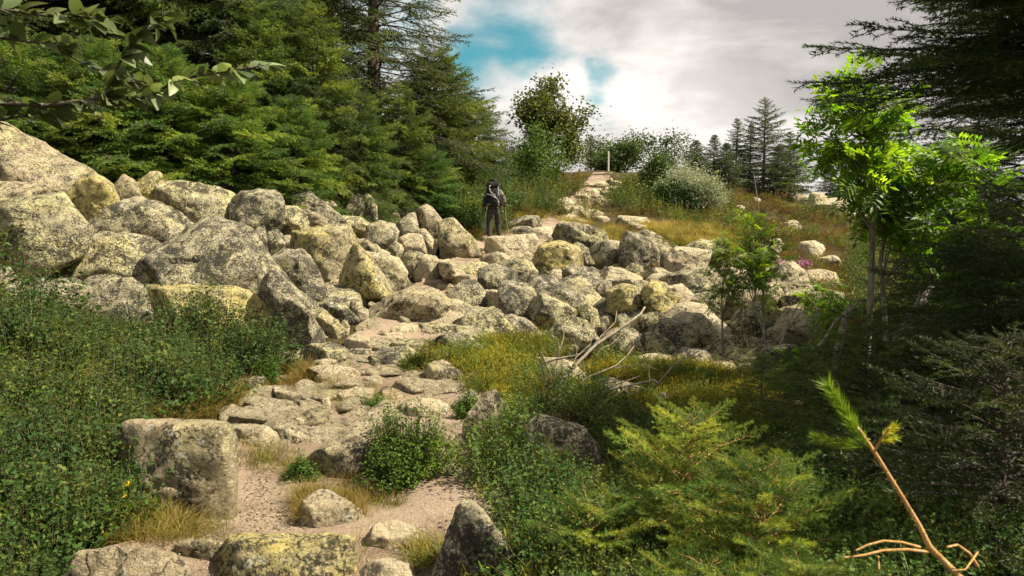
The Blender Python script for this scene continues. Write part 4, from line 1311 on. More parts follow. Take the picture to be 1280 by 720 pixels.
def broadleaf(base, H, label, seed, leaf, L, W, per, spread, depth=3, r=.05, tint=(1, 1, 1), name='broadleaf_tree', cat='tree', stems=1, bark='grey_bark', squash=1.0, group=None, wide=.75, first=.45, lean=0.15, even=False):
    def evenness(sd):
        r_ = np.random.RandomState(sd); tp = []; m_ = MB()
        for _ in range(stems):
            a = r_.rand() * 6.3
            d = np.array((math.cos(a) * (lean + .25 * (stems > 1)), math.sin(a) * (lean + .25 * (stems > 1)), 1.0)); d /= np.linalg.norm(d)
            limbs(m_, (0, 0, -.1), d, H * first * r_.uniform(.85, 1.1), r, depth, r_, tp, wide)
        t = np.array(tp); t[:, :2] -= t[:, :2].mean(0) * (t[:, 2:3] / t[:, 2].mean()); h = t[:, 2] / t[:, 2].max()
        w_ = np.abs(t[:, 0]) / t[:, 2].max()
        return -(len(t) > 40) * 1.0 + (h < .28).mean() * 3 + (w_ > .36).mean() * 2 + abs(h.mean() - .6)
    if even:
        seed = min(range(seed, seed + 24), key=evenness)
    rng = np.random.RandomState(seed)
    root = thing(name, tuple(base), label, cat, group)
    mb = MB(); tips = []
    for s in range(stems):
        a = rng.rand() * 6.3
        d = np.array((math.cos(a) * (lean + .25 * (stems > 1)), math.sin(a) * (lean + .25 * (stems > 1)), 1.0)); d /= np.linalg.norm(d)
        limbs(mb, (0, 0, -.1), d, H * first * rng.uniform(.85, 1.1), r, depth, rng, tips, wide)
    T = np.array(tips)
    sx, sy = T[:, 0].mean() / T[:, 2].mean(), T[:, 1].mean() / T[:, 2].mean()
    shear = np.array(((1, 0, 0), (0, 1, 0), (-sx, -sy, 1)))       # grown by the wind, but standing over its foot
    T = T @ shear; mb.v = [q @ shear for q in mb.v]
    k = H * .94 / max(.1, T[:, 2].max())
    for i in range(len(mb.v)):
        mb.v[i] = mb.v[i] * (k * squash, k * squash, k)
    T = T * (k * squash, k * squash, k)
    link('trunk', mb.mesh('trunk', [bark], True), root, (0, 0, 0))
    cb = MB(); leaf_cloud(cb, T, per, spread, L, W, rng, 0)
    link('crown', cb.mesh('crown', [leaf], False), root, (0, 0, 0), color=tint)
    return root


def bl(px, ybase, top, Y, **kw):
    b = gp(px, Y); H = at(px, top, Y)[2] - b[2]
    return broadleaf(b, H, **kw)


bl(685, 240, 88, 38, label='open-crowned deciduous tree rising against the sky beyond the hiker', seed=3, leaf='birch_leaves', L=.21, W=.13, per=20, spread=.5, depth=4, r=.10, name='birch_tree', first=.34, squash=1.0, wide=.75, even=True, tint=(.8, .85, .8))
bl(655, 245, 150, 33, label='leafy light green shrub behind the hiker', seed=4, leaf='birch_leaves', L=.13, W=.08, per=16, spread=.32, depth=3, r=.05, name='shrub', cat='shrub', stems=3, squash=1.1, tint=(.9, 1.25, .85))
bl(668, 240, 185, 36, label='low bushy shrub at the foot of the open-crowned tree', seed=15, leaf='birch_leaves', L=.14, W=.09, per=16, spread=.35, depth=3, r=.04, name='shrub', cat='shrub', stems=4, squash=1.3, tint=(.8, 1.1, .75))
bl(788, 215, 166, 58, label='rounded dark green tree on the skyline behind the post', seed=6, leaf='birch_leaves', L=.20, W=.13, per=22, spread=.55, depth=3, r=.09, squash=1.7, stems=3, tint=(.65, .85, .85))
bl(765, 215, 178, 56, label='smaller round tree crowding the rounded one behind the post', seed=16, leaf='birch_leaves', L=.20, W=.13, per=18, spread=.5, depth=3, r=.07, squash=1.5, stems=3, tint=(.7, .9, .85))
bl(822, 280, 190, 36, label='mid green small tree with a forked whitish stem', seed=7, leaf='birch_leaves', L=.13, W=.08, per=15, spread=.33, depth=3, r=.035, stems=3, squash=.95, tint=(.7, .95, .8), bark='grey_bark')
bl(855, 285, 205, 32, label='silvery grey willow bush beside the golden grass', seed=8, leaf='willow_leaves', L=.11, W=.045, per=15, spread=.42, depth=3, r=.03, name='willow_bush', cat='bush', stems=7, squash=1.25, tint=(.8, .86, .8))
bl(868, 280, 222, 31, label='low silvery fringe bush at the outer side of the willow', seed=18, leaf='willow_leaves', L=.11, W=.045, per=24, spread=.28, depth=3, r=.03, name='willow_bush', cat='bush', stems=6, squash=1.2, tint=(.9, .95, .85))
bl(830, 270, 180, 44, label='thin ragged shrub poking above the willow bush', seed=9, leaf='birch_leaves', L=.14, W=.08, per=5, spread=.3, depth=3, r=.04, name='shrub', cat='shrub', stems=3, squash=1.2, tint=(.6, .75, .75))
bl(835, 280, 232, 30.5, label='dark green bush in the hollow of the willow', seed=19, leaf='birch_leaves', L=.13, W=.08, per=20, spread=.3, depth=3, r=.03, name='bush', cat='bush', stems=5, squash=1.2, tint=(.35, .55, .5))
bl(590, 295, 246, 21.5, label='bright yellow-green bush beside the legs of the hiker', seed=10, leaf='birch_leaves', L=.07, W=.045, per=18, spread=.18, depth=3, r=.015, name='bush', cat='bush', stems=5, squash=1.2, tint=(1.9, 2.0, .8))
bl(572, 285, 262, 21, label='dark green little bush behind the brownish domed boulder', seed=11, leaf='birch_leaves', L=.06, W=.04, per=18, spread=.15, depth=3, r=.015, name='bush', cat='bush', stems=5, squash=1.3, tint=(.6, .9, .6))

# ---------------- rowans: every compound leaf is a part
def compound_leaf(L, pairs, lw, seed):
    rng = np.random.RandomState(seed)
    mb = MB()
    ax = lambda s: np.array((s * L, 0, -.28 * L * s * s))
    mb.tube([ax(s) for s in (0, .35, .7, 1)], [.0016, .0014, .001, .0005], 3, 0, cap=False)
    LV, LF = leaf_shape(lw * 2.9, lw, .3, .15, 2)
    for k in range(pairs):
        s = .22 + .74 * k / pairs
        for sd in (-1, 1):
            a = R(64 + rng.uniform(-8, 8)) * sd
            c, q = math.cos(a), math.sin(a)
            M = np.array(((c, -q, 0), (q, c, 0), (0, 0, 1.)))
            V = LV.copy() * rng.uniform(.85, 1.1); V[:, 2] += -V[:, 0] * rng.uniform(-.1, .35)
            mb.add(V @ M.T + ax(s), LF, 1)
    mb.add(LV + ax(1.0), LF, 1)
    return mb.mesh('leaf', ['grey_bark', 'rowan_leaves'], True)


ROW = [compound_leaf(.22, 7, .025, s) for s in range(4)]
ROWS = [compound_leaf(.13, 6, .014, 10 + s) for s in range(3)]


def rowan(pts, radii, label, seed, crown, nleaf, meshes, tint=(1, 1, 1), group=None, limbn=14, llen=.5, cat='tree', name='rowan_tree', up=.25, per=4):
    """pts: trunk points in the world; crown: (centre, radii) region that limb tips reach for"""
    rng = np.random.RandomState(seed); rr = random.Random(seed)
    base = np.array(pts[0]); root = thing(name, tuple(base), label, cat, group)
    mb = MB(); P = np.array(pts) - base
    mb.tube(P, radii, 7, 0)
    c, rad = np.array(crown[0]) - base, np.array(crown[1])
    tips = []
    for k in range(limbn):
        v = rng.normal(size=3); v /= np.linalg.norm(v); e = c + v * rad * rng.uniform(.45, 1.0)
        i = int(np.argmin([np.linalg.norm(e - (q + np.array((0, 0, .25)))) for q in P]))
        s = P[max(0, i - 1)] * .5 + P[i] * .5
        m1 = s + (e - s) * .5 + rng.normal(size=3) * .05 + np.array((0, 0, .05))
        mb.tube([s, m1, e], [radii[i] * .55, radii[i] * .35, .003], 4, 0)
        for u in (.45, .62, .8, 1.0):
            tips.append((s + (m1 - s) * u * 2 if u < .5 else m1 + (e - m1) * (u - .5) * 2, e - s))
    link('trunk', mb.mesh('trunk', ['grey_bark'], True), root, (0, 0, 0))
    cnt = 0
    while cnt < nleaf:
        t, dv = tips[rr.randrange(len(tips))]
        az = rr.uniform(0, 6.3)
        o = np.array((rr.uniform(-1, 1), rr.uniform(-1, 1), rr.uniform(-1, 1))) * .06
        v = rr.uniform(.75, 1.25)
        link('leaf', rr.choice(meshes), root, tuple(t + o), (rr.uniform(-.9, .9), rr.uniform(-.9, .8), az), rr.uniform(.9, 1.4), tuple(q * v for q in tint))
        cnt += 1
    return root


def wpath(pl, Y0, Y1=None):
    """points from pixels, at distances running from Y0 to Y1"""
    Y1 = Y0 if Y1 is None else Y1
    n = len(pl)
    return [at(x, y, Y0 + (Y1 - Y0) * i / max(1, n - 1)) for i, (x, y) in enumerate(pl)]


t1 = [gp(1086, 7.0)] + wpath([(1084, 440), (1088, 380), (1090, 320), (1091, 260), (1089, 200), (1085, 150), (1068, 110)], 7.0, 7.0)
t1[0][2] -= .1
rowan(t1, [.035, .032, .029, .026, .024, .02, .014, .006], 'slender rowan tree with backlit bright green compound leaves', 21, (at(1068, 160, 7.0), (.60, .5, .55)), 295, ROW, (1.3, 1.45, .9), limbn=40)
t2 = [gp(1110, 7.4)] + wpath([(1108, 440), (1105, 380), (1100, 330), (1110, 270), (1130, 220), (1160, 190)], 7.4, 7.2)
rowan(t2, [.03, .027, .024, .02, .017, .012, .005], 'second rowan leaning behind the slender one toward the dark spruce', 22, (at(1170, 235, 7.0), (.75, .5, .55)), 298, ROW, (1.15, 1.35, .85), limbn=40)
t3 = [gp(1245, 6.2)] + wpath([(1243, 430), (1238, 380), (1228, 330), (1222, 280), (1230, 230)], 6.2, 6.1)
rowan(t3, [.028, .025, .022, .018, .013, .006], 'third rowan deep in the shade before the tall dark spruces', 23, (at(1235, 310, 6.1), (.48, .45, .45)), 240, ROW, (.9, 1.1, .7), limbn=34)
SAP = 'thin saplings among the boulders'
for k, (tr, Y, cen, rad, n, tint, lb) in enumerate([
    ([(905, 470), (903, 420), (902, 370), (908, 325), (904, 290)], 8.6, (912, 330), (.26, .25, .42), 70, (1.1, 1.1, .75), 'knotty thin sapling nearest the boulder field'),
    ([(960, 415), (953, 380), (955, 340), (951, 300), (948, 260), (942, 215)], 8.8, (950, 290), (.32, .3, .40), 90, (1.2, 1.25, .8), 'straight thin sapling with a long bare tip shoot'),
    ([(942, 470), (958, 430), (950, 400), (935, 360), (925, 330)], 8.4, (965, 330), (.36, .3, .30), 70, (1.05, 1.15, .8), 'forked thin sapling leaning over the pale rocks'),
    ([(1022, 470), (1035, 430), (1040, 400), (1048, 370)], 7.9, (1035, 375), (.34, .3, .32), 80, (1.1, 1.2, .75), 'bushy low sapling in front of the rowan trunk'),
    ([(985, 470), (975, 430), (990, 395), (1010, 360)], 8.2, (985, 455), (.35, .3, .28), 70, (.8, 1.0, .6), 'dark-leaved sapling over the low spruces'),
]):
    b = gp(tr[0][0], Y); pts = [b] + wpath(tr[1:], Y)
    rowan(pts, list(np.linspace(.016, .004, len(pts))), lb, 30 + k, (at(cen[0], cen[1], Y), rad), int(n * 2.6), ROWS, tint, group=SAP, limbn=14, cat='sapling', name='rowan_sapling')
# tip leaves of the straight sapling are a small crown of its own
b = at(940, 214, 8.8)

# leaning grey trunk and its neighbours in the shade
def bare_trunk(pl, Y0, Y1, rad, label, name='leaning_trunk', mat='grey_bark', cat='tree trunk'):
    pts = np.array(wpath(pl, Y0, Y1)); base = pts[0].copy()
    root = thing(name, tuple(base), label, cat)
    mb = MB(); mb.tube(pts - base, rad, 9, 0)
    link('trunk', mb.mesh('trunk', [mat], True), root, (0, 0, 0))
    return root, base


r_, b_ = bare_trunk([(1096, 512), (1108, 470), (1122, 430), (1140, 395), (1165, 360)], 6.2, 6.6, [.085, .07, .06, .05, .035], 'leaning grey trunk with peeling bark in the shade')
mb = MB()
for pl in ([(1128, 425), (1150, 412), (1175, 395)], [(1112, 460), (1140, 440), (1168, 428)], [(1140, 395), (1150, 370), (1148, 340)]):
    mb.tube(np.array(wpath(pl, 6.4, 6.2)) - b_, [.02, .014, .006], 5, 0)
link('snag', mb.mesh('snag', ['grey_bark'], True), r_, (0, 0, 0))
r_, b_ = bare_trunk([(1040, 490), (1045, 450), (1052, 415), (1062, 380)], 7.3, 7.5, [.05, .04, .034, .02], 'short mossy grey trunk beside the rowan stem')
mb = MB()
mb.tube(np.array(wpath([(1010, 445), (1030, 425), (1045, 400), (1058, 392), (1080, 372)], 7.2, 7.3)) - b_, [.012, .014, .014, .011, .006], 5, 0)
link('snag', mb.mesh('snag', ['grey_bark'], True), r_, (0, 0, 0))

# ---------------- dark conifers in the right part of the place
SH = 'shaded spruces beside the path'
rr_ = [
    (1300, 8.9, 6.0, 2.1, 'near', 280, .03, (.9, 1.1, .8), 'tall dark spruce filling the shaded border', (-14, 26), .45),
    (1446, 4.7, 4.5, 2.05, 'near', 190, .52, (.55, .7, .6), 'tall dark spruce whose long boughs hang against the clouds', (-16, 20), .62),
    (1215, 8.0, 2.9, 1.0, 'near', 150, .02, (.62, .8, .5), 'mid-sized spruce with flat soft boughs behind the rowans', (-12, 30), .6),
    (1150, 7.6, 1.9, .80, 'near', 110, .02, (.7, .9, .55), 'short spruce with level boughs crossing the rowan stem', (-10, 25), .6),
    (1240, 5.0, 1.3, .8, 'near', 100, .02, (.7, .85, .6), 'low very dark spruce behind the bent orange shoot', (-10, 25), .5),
    (1010, 5.4, .60, .60, 'near', 80, .02, (1.3, 1.5, .8), 'low spreading spruce at the foot of the saplings', (-6, 25), .5),  # tint raised to look sunlit in the murk
    (1085, 4.7, .95, .75, 'near', 100, .02, (1.1, 1.3, .7), 'low spruce in half shade before the leaning trunk', (-6, 25), .5),  # needles tinted brighter, standing in for sunlight
    (955, 6.3, .50, .45, 'near', 60, .02, (1.4, 1.5, .8), 'small fluffy spruce between heather and saplings', (-6, 30), .6),  # brighter tint in place of sun on the needles
    (1300, 3.9, 1.6, 1.15, 'near', 120, .02, (.55, .65, .5), 'black-green spruce in deepest shade at the border', (-8, 25), .5),  # made larger to deepen the shade in the corner
    (1262, 2.75, .85, .75, 'near', 100, .02, (.42, .5, .4), 'dark knee-high spruce at the border corner beyond the orange shoot', (-6, 25), .5),  # added, with a dark tint, to darken this corner
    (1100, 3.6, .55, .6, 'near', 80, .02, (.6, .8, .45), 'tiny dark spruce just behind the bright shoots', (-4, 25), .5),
]
for k, (px, Y, H, Rr, kind, n, st, tint, lb, pt, pw) in enumerate(rr_):
    conifer(gp(px, Y), H, Rr, kind, n, lb, group=SH, start=st, tint=tint, seed=100 + k, pitch=pt, power=pw)

# bright young spruces in front
YS_ = 'sunlit young spruces in front'
for k, (px, Y, H, Rr, n, tint, lb) in enumerate([
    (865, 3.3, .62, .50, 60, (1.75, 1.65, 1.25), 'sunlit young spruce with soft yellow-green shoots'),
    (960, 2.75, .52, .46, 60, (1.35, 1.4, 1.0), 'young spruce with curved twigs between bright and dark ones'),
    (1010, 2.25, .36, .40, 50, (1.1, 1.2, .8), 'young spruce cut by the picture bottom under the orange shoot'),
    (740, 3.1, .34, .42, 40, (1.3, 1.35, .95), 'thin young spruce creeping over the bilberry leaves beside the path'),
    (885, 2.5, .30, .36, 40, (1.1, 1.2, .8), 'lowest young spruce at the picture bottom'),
]):
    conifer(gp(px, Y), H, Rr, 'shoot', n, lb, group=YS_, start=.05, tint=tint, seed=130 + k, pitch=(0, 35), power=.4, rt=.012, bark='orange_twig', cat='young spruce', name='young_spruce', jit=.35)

# the bent orange shoot
pl = np.array(wpath([(1235, 760), (1200, 722), (1162, 684), (1148, 655), (1122, 612), (1096, 570), (1076, 540), (1052, 512), (1036, 488)], 1.55, 1.6))
b_ = pl[0].copy(); root = thing('spruce_sapling', tuple(b_), 'bare bent orange shoot with a tuft of fresh needles at its tip', 'sapling')
mb = MB(); mb.tube(pl - b_, [.0085, .0075, .0065, .0052, .0045, .0045, .0036, .003, .0015], 8, 0)
for q in range(1, 70):
    u = q / 70 * (len(pl) - 2); i_ = int(u); p_ = pl[i_] + (pl[i_ + 1] - pl[i_]) * (u - i_) - b_
    v_ = np.random.RandomState(q).normal(size=3); v_ /= np.linalg.norm(v_)
    mb.tube([p_ + v_ * .002, p_ + v_ * (.0105 - u * .0008)], [.0022, .0008], 4, 0)      # needle scars and buds
rng = np.random.RandomState(3)
for q in (2, 3, 4, 5):
    for s in range(5):
        u = pl[q] + (pl[q + 1] - pl[q]) * rng.rand() - b_
        mb.tube([u, u + rng.normal(size=3) * .004], [.002, .0015], 4, 0)
link('stem', mb.mesh('stem', ['orange_twig'], True), root, (0, 0, 0))
for pl2, rad in (([(1160, 690), (1135, 687), (1105, 688), (1080, 694), (1055, 697)], .0036), ([(1150, 684), (1128, 678), (1105, 676), (1085, 681), (1070, 688)], .0030),
                 ([(1222, 708), (1212, 692), (1197, 681), (1184, 684)], .0035), ([(1215, 700), (1222, 690), (1207, 712), (1190, 713)], .0025), ([(1098, 695), (1099, 712)], .002),
                 ([(1092, 566), (1102, 548), (1112, 535)], .0028)):
    mb = MB(); mb.tube(np.array(wpath(pl2, 1.56, 1.52)) - b_, [rad * (1 - .5 * i / len(pl2)) for i in range(len(pl2))], 6, 0)
    link('twig', mb.mesh('twig', ['orange_twig'], True), root, (0, 0, 0))
for (a, c, nl, tint) in (((1072, 540), (1034, 482), .030, (1.3, 1.6, .6)), ((1085, 560), (1068, 535), .028, (1.6, 1.8, .7)), ((1078, 560), (1020, 548), .024, (1.2, 1.4, .6)),
                         ((1104, 545), (1120, 532), .016, (2.6, 2.1, .5)), ((1100, 552), (1122, 548), .014, (2.6, 2.1, .5)), ((1100, 690), (1058, 700), .010, (1.2, 1.2, .6))):
    mb = MB(); p0, p1 = at(*a, 1.58) - b_, at(*c, 1.6) - b_
    needles(mb, p0, p1, nl, 2600, .0022, rng, 0, 1.0, 1.0)
    link('needle_tuft', mb.mesh('needle_tuft', ['fir_needles'], False), root, (0, 0, 0), color=tint)

# whitebeam twigs hanging in from a tree beside the camera
pts = [np.array((-3.1, 3.0, tz(-3.1, 3.0) - .1)), np.array((-3.15, 3.05, 1.2)), np.array((-3.05, 3.1, 2.2)), np.array((-3.1, 3.1, 3.4))]
b_ = pts[0].copy(); root = thing('whitebeam_tree', tuple(b_), 'whitebeam tree whose dark twigs with big broad leaves hang in front of the wood', 'tree')
mb = MB(); mb.tube(np.array(pts) - b_, [.07, .06, .05, .03], 9, 0)
link('trunk', mb.mesh('trunk', ['grey_bark'], True), root, (0, 0, 0))
LEAFM = []
for s in range(3):
    mb = MB(); mb.add(*leaf_shape(.085, .045, .25, .2 + .1 * s, 4), 0); LEAFM.append(mb.mesh('leaf', ['whitebeam_leaves'], True))
rng = random.Random(9)
LN = 3.05
for pl2, rad in (([(-120, 160), (-20, 128), (60, 132), (130, 122), (185, 122), (220, 100), (265, 92), (330, 82)], .012), ([(130, 125), (140, 95), (160, 60), (188, 28), (205, 26)], .007),
                 ([(-120, 60), (-20, 45), (60, 55), (110, 82), (160, 100), (190, 112)], .007), ([(-100, 170), (0, 150), (60, 140), (100, 130)], .006), ([(-100, 20), (-10, 10), (60, 20), (120, 22), (130, 40)], .006)):
    P = np.array(wpath(pl2, LN, LN + rng.uniform(-.1, .25)))
    mb = MB(); mb.tube(P - b_, [rad * (1 - .8 * i / len(P)) for i in range(len(P))], 6, 0)
    link('twig', mb.mesh('twig', ['spruce_bark'], True), root, (0, 0, 0))
    for i in range(1, len(P)):
        for k in range(13):
            u = rng.random(); p = P[i - 1] + (P[i] - P[i - 1]) * u - b_
            if P[i][0] * F / LN + 640 < -30: continue
            v = rng.uniform(.4, 1.0) * (1.0 if pl2[0][1] != 160 or i < 5 else 1.5)
            link('leaf', rng.choice(LEAFM), root, tuple(p), (rng.uniform(-1.0, 1.0), rng.uniform(-.9, .5), rng.uniform(-1.2, 1.6)), rng.uniform(.7, 1.3), (v, v, v))

# dead shrub
pls = [([(668, 530), (690, 490), (710, 465), (745, 432), (775, 410), (800, 392), (806, 384)], 6.5, 6.9, .020), ([(655, 520), (668, 498), (690, 478), (700, 465)], 6.5, 6.4, .014),
       ([(668, 525), (682, 482), (678, 456), (690, 452), (722, 446), (735, 438)], 6.5, 6.2, .014), ([(690, 478), (698, 440), (703, 420), (706, 400)], 6.5, 6.6, .011),
       ([(690, 500), (720, 500), (750, 494), (780, 485), (815, 478), (825, 478), (845, 455), (875, 438)], 6.4, 5.9, .012), ([(700, 500), (735, 475), (770, 460), (785, 445), (793, 432)], 6.5, 6.7, .009),
       ([(713, 472), (718, 440), (717, 422)], 6.6, 6.6, .006), ([(738, 438), (752, 418), (768, 400), (771, 388)], 6.75, 6.9, .007), ([(676, 440), (685, 468), (698, 487)], 6.3, 6.5, .007),
       ([(738, 512), (762, 497), (785, 486)], 6.1, 6.1, .006), ([(812, 478), (808, 455), (800, 440)], 6.0, 6.1, .005), ([(750, 494), (770, 480), (800, 470)], 6.2, 6.3, .006),
       ([(660, 530), (680, 510), (700, 500), (735, 530), (760, 545)], 6.4, 6.0, .008), ([(735, 438), (760, 432), (790, 405)], 6.7, 6.8, .005), ([(700, 440), (694, 425), (688, 418)], 6.55, 6.5, .005),
       ([(845, 455), (850, 446), (862, 440)], 5.95, 5.95, .004), ([(720, 447), (735, 430), (748, 405)], 6.2, 6.3, .005), ([(770, 460), (800, 455), (822, 462)], 6.6, 6.5, .004)]
b_ = hit(672, 532); b_[2] -= .02; root = thing('dead_shrub', tuple(b_), 'leafless dead shrub with grey crooked branches behind the white-spotted boulder', 'dead shrub')
for pl2, y0, y1, rad in pls:
    P = np.array(wpath(pl2, y0, y1)) - b_
    P[1:-1] += np.random.RandomState(len(pl2)).normal(size=P[1:-1].shape) * .012
    mb = MB(); mb.tube(P, [rad * 1.05 * (1 - .7 * i / len(P)) for i in range(len(P))], 6, 0)
    link('dead_branch', mb.mesh('dead_branch', ['dead_wood'], True), root, (0, 0, 0))

# ------------------------------------------------------------------ ground cover (nobody could count it): one object per kind of growth
def scatter_object(name, clumps, mats, P, rot, sc, idx, label, color=(1, 1, 1)):
    """clumps: list of MB. The clump shapes and the growing points live in the same mesh; nodes put a shape on each point."""
    V = []; lt = []; li = []; mi = []; var = []; off = 0
    for k, c in enumerate(clumps):
        v = np.concatenate(c.v); V.append(v); var.append(np.full(len(v), k))
        lt.append(np.concatenate([np.full(len(f), f.shape[1]) for f in c.f]))
        li.append(np.concatenate([f.ravel() for f in c.f]) + off)
        mi.append(np.concatenate(c.m)); off += len(v)
    V.append(P); var.append(np.full(len(P), -1))
    V = np.concatenate(V); lt = np.concatenate(lt); li = np.concatenate(li)
    me = bpy.data.meshes.new(name)
    me.vertices.add(len(V)); me.vertices.foreach_set('co', V.ravel())
    me.loops.add(len(li)); me.loops.foreach_set('vertex_index', li.astype(np.int32))
    me.polygons.add(len(lt)); me.polygons.foreach_set('loop_start', np.concatenate([[0], np.cumsum(lt)[:-1]]).astype(np.int32))
    me.polygons.foreach_set('loop_total', lt.astype(np.int32)); me.polygons.foreach_set('material_index', np.concatenate(mi).astype(np.int32))
    me.update(calc_edges=True)
    for m in mats: me.materials.append(MAT[m])
    n = len(V) - len(P)
    def attr(nm, typ, arr, key):
        a = me.attributes.new(nm, typ, 'POINT'); a.data.foreach_set(key, arr)
    attr('variant', 'INT', np.concatenate(var).astype(np.int32), 'value')
    attr('turn', 'FLOAT_VECTOR', np.concatenate([np.zeros((n, 3)), rot]).ravel().astype(np.float32), 'vector')
    attr('size', 'FLOAT', np.concatenate([np.ones(n), sc]).astype(np.float32), 'value')
    attr('pick', 'INT', np.concatenate([np.zeros(n), idx]).astype(np.int32), 'value')
    g = bpy.data.node_groups.new(name + '_growth', 'GeometryNodeTree')
    g.interface.new_socket('Geometry', in_out='INPUT', socket_type='NodeSocketGeometry')
    g.interface.new_socket('Geometry', in_out='OUTPUT', socket_type='NodeSocketGeometry')
    N = g.nodes; Lk = g.links.new
    gi = N.new('NodeGroupInput'); go = N.new('NodeGroupOutput')
    def named(nm, typ):
        a = N.new('GeometryNodeInputNamedAttribute'); a.data_type = typ; a.inputs['Name'].default_value = nm
        return a.outputs['Attribute']
    va = named('variant', 'INT')
    def sel(k):
        c = N.new('FunctionNodeCompare'); c.data_type = 'INT'; c.operation = 'EQUAL'
        Lk(va, c.inputs[2]); c.inputs[3].default_value = k
        s = N.new('GeometryNodeSeparateGeometry'); s.domain = 'POINT'
        Lk(gi.outputs[0], s.inputs['Geometry']); Lk(c.outputs[0], s.inputs['Selection'])
        return s.outputs['Selection']
    j = N.new('GeometryNodeGeometryToInstance')
    for k in range(len(clumps)): Lk(sel(len(clumps) - 1 - k), j.inputs[0])
    iop = N.new('GeometryNodeInstanceOnPoints')
    mp = N.new('GeometryNodeMeshToPoints')
    Lk(sel(-1), mp.inputs['Mesh']); Lk(mp.outputs[0], iop.inputs['Points'])
    Lk(j.outputs[0], iop.inputs['Instance'])
    iop.inputs['Pick Instance'].default_value = True
    Lk(named('pick', 'INT'), iop.inputs['Instance Index'])
    er = N.new('FunctionNodeEulerToRotation'); Lk(named('turn', 'FLOAT_VECTOR'), er.inputs[0]); Lk(er.outputs[0], iop.inputs['Rotation'])
    Lk(named('size', 'FLOAT'), iop.inputs['Scale'])
    Lk(iop.outputs[0], go.inputs[0])
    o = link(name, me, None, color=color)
    m = o.modifiers.new('growth', 'NODES'); m.node_group = g
    return tag(o, label, None, None, 'stuff')


# a lattice of where each line of sight meets the hillside, for quick planting
_LX = np.arange(-600, 1901, 12.0); _LY = np.arange(196, 861, 8.0)


def _build_lattice():
    out = np.empty((len(_LY), len(_LX)))
    for a, py in enumerate(_LY):
        R_ = np.stack([ray(px, py) for px in _LX])
        k = _YS[None, :] / R_[:, 1:2]
        X = R_[:, 0:1] * k; Z = CAMZ + R_[:, 2:3] * k
        T = terr(X, np.broadcast_to(_YS, X.shape))
        below = Z <= T
        has = below.any(1); i = below.argmax(1)
        i0 = np.maximum(i - 1, 0); n = np.arange(len(_LX))
        g0 = Z[n, i0] - T[n, i0]; g1 = Z[n, i] - T[n, i]
        Y = _YS[i0] + (_YS[i] - _YS[i0]) * np.where(i > 0, g0 / (g0 - g1 + 1e-9), 0)
        out[a] = np.where(has, Y, np.nan)
    return out


_YSs = _YS
_YS = np.concatenate([np.linspace(.9, 12, 90), np.linspace(12.2, 75, 130)])
LAT = _build_lattice()
_YS = _YSs


def hits(px, py):
    fx = np.clip((px - _LX[0]) / 12.0, 0, len(_LX) - 1.001); fy = np.clip((py - _LY[0]) / 8.0, 0, len(_LY) - 1.001)
    ix, iy = fx.astype(int), fy.astype(int); u, v = fx - ix, fy - iy
    Y = LAT[iy, ix] * (1 - u) * (1 - v) + LAT[iy, ix + 1] * u * (1 - v) + LAT[iy + 1, ix] * (1 - u) * v + LAT[iy + 1, ix + 1] * u * v
    ok = ~np.isnan(Y); Y = np.where(ok, Y, 10)
    R_ = np.stack([(px - 640) / F, CP - (360 - py) / F * SP], 1)
    X = R_[:, 0] / R_[:, 1] * Y
    return np.stack([X, Y, terr(X, Y)], 1), ok


def on_rock(px, py, shrink=.9):
    m = np.zeros(len(px), bool)
    for p, b in zip(ROCKPX, ROCKBOX):
        near = (px > b[0]) & (px < b[1]) & (py > b[2]) & (py < b[3])
        if near.any():
            c = p.mean(0); q = c + (p - c) * shrink
            i = np.nonzero(near)[0]
            m[i] |= inpoly(px[i], py[i], [tuple(t) for t in q])
    return m


def plant(polys, n, seed, avoid=(), rocks=True, box=None, shrink=.9):
    """n candidate points spread evenly over the picture area of the polygons, returned as places on the ground"""
    rng = np.random.RandomState(seed)
    allp = np.concatenate([np.array(p, float) for p in polys])
    lo, hi = allp.min(0), allp.max(0)
    px = rng.uniform(lo[0], hi[0], n * 3); py = rng.uniform(lo[1], hi[1], n * 3)
    m = np.zeros(len(px), bool)
    for p in polys: m |= inpoly(px, py, p)
    for p in avoid: m &= ~inpoly(px, py, p)
    px, py = px[m][:n], py[m][:n]
    if rocks:
        k = ~on_rock(px, py, shrink); px, py = px[k], py[k]
    P, ok = hits(px, py)
    return P[ok]


def clump_bilberry(seed, r=.20, h=.26, n=26, leaf=.026, per=13):
    rng = np.random.RandomState(seed); mb = MB()
    LV = np.array([(0, 0, 0), (leaf * .5, -leaf * .30, leaf * .08), (leaf, 0, -leaf * .08), (leaf * .5, leaf * .30, leaf * .08)])
    for i in range(n):
        a = rng.rand() * 6.3; q = math.sqrt(rng.rand()) * r
        b = np.array((math.cos(a) * q * .6, math.sin(a) * q * .6, 0))
        t = np.array((math.cos(a) * q * 1.2, math.sin(a) * q * 1.2, h * (1 - .45 * (q / r) ** 2) * rng.uniform(.75, 1.15)))
        mb.tube([b, b * .4 + t * .6 + rng.normal(size=3) * .012, t], [.0016, .0012, .0006], 3, 0, cap=False)
        for k in range(per):
            s = .35 + .68 * (k / per)
            p = b + (t - b) * s + rng.normal(size=3) * .009
            M = rotm(rng, .9)
            mb.add((LV * rng.uniform(.7, 1.25)) @ M.T + p, [(0, 1, 2), (0, 2, 3)], 1)
    return mb


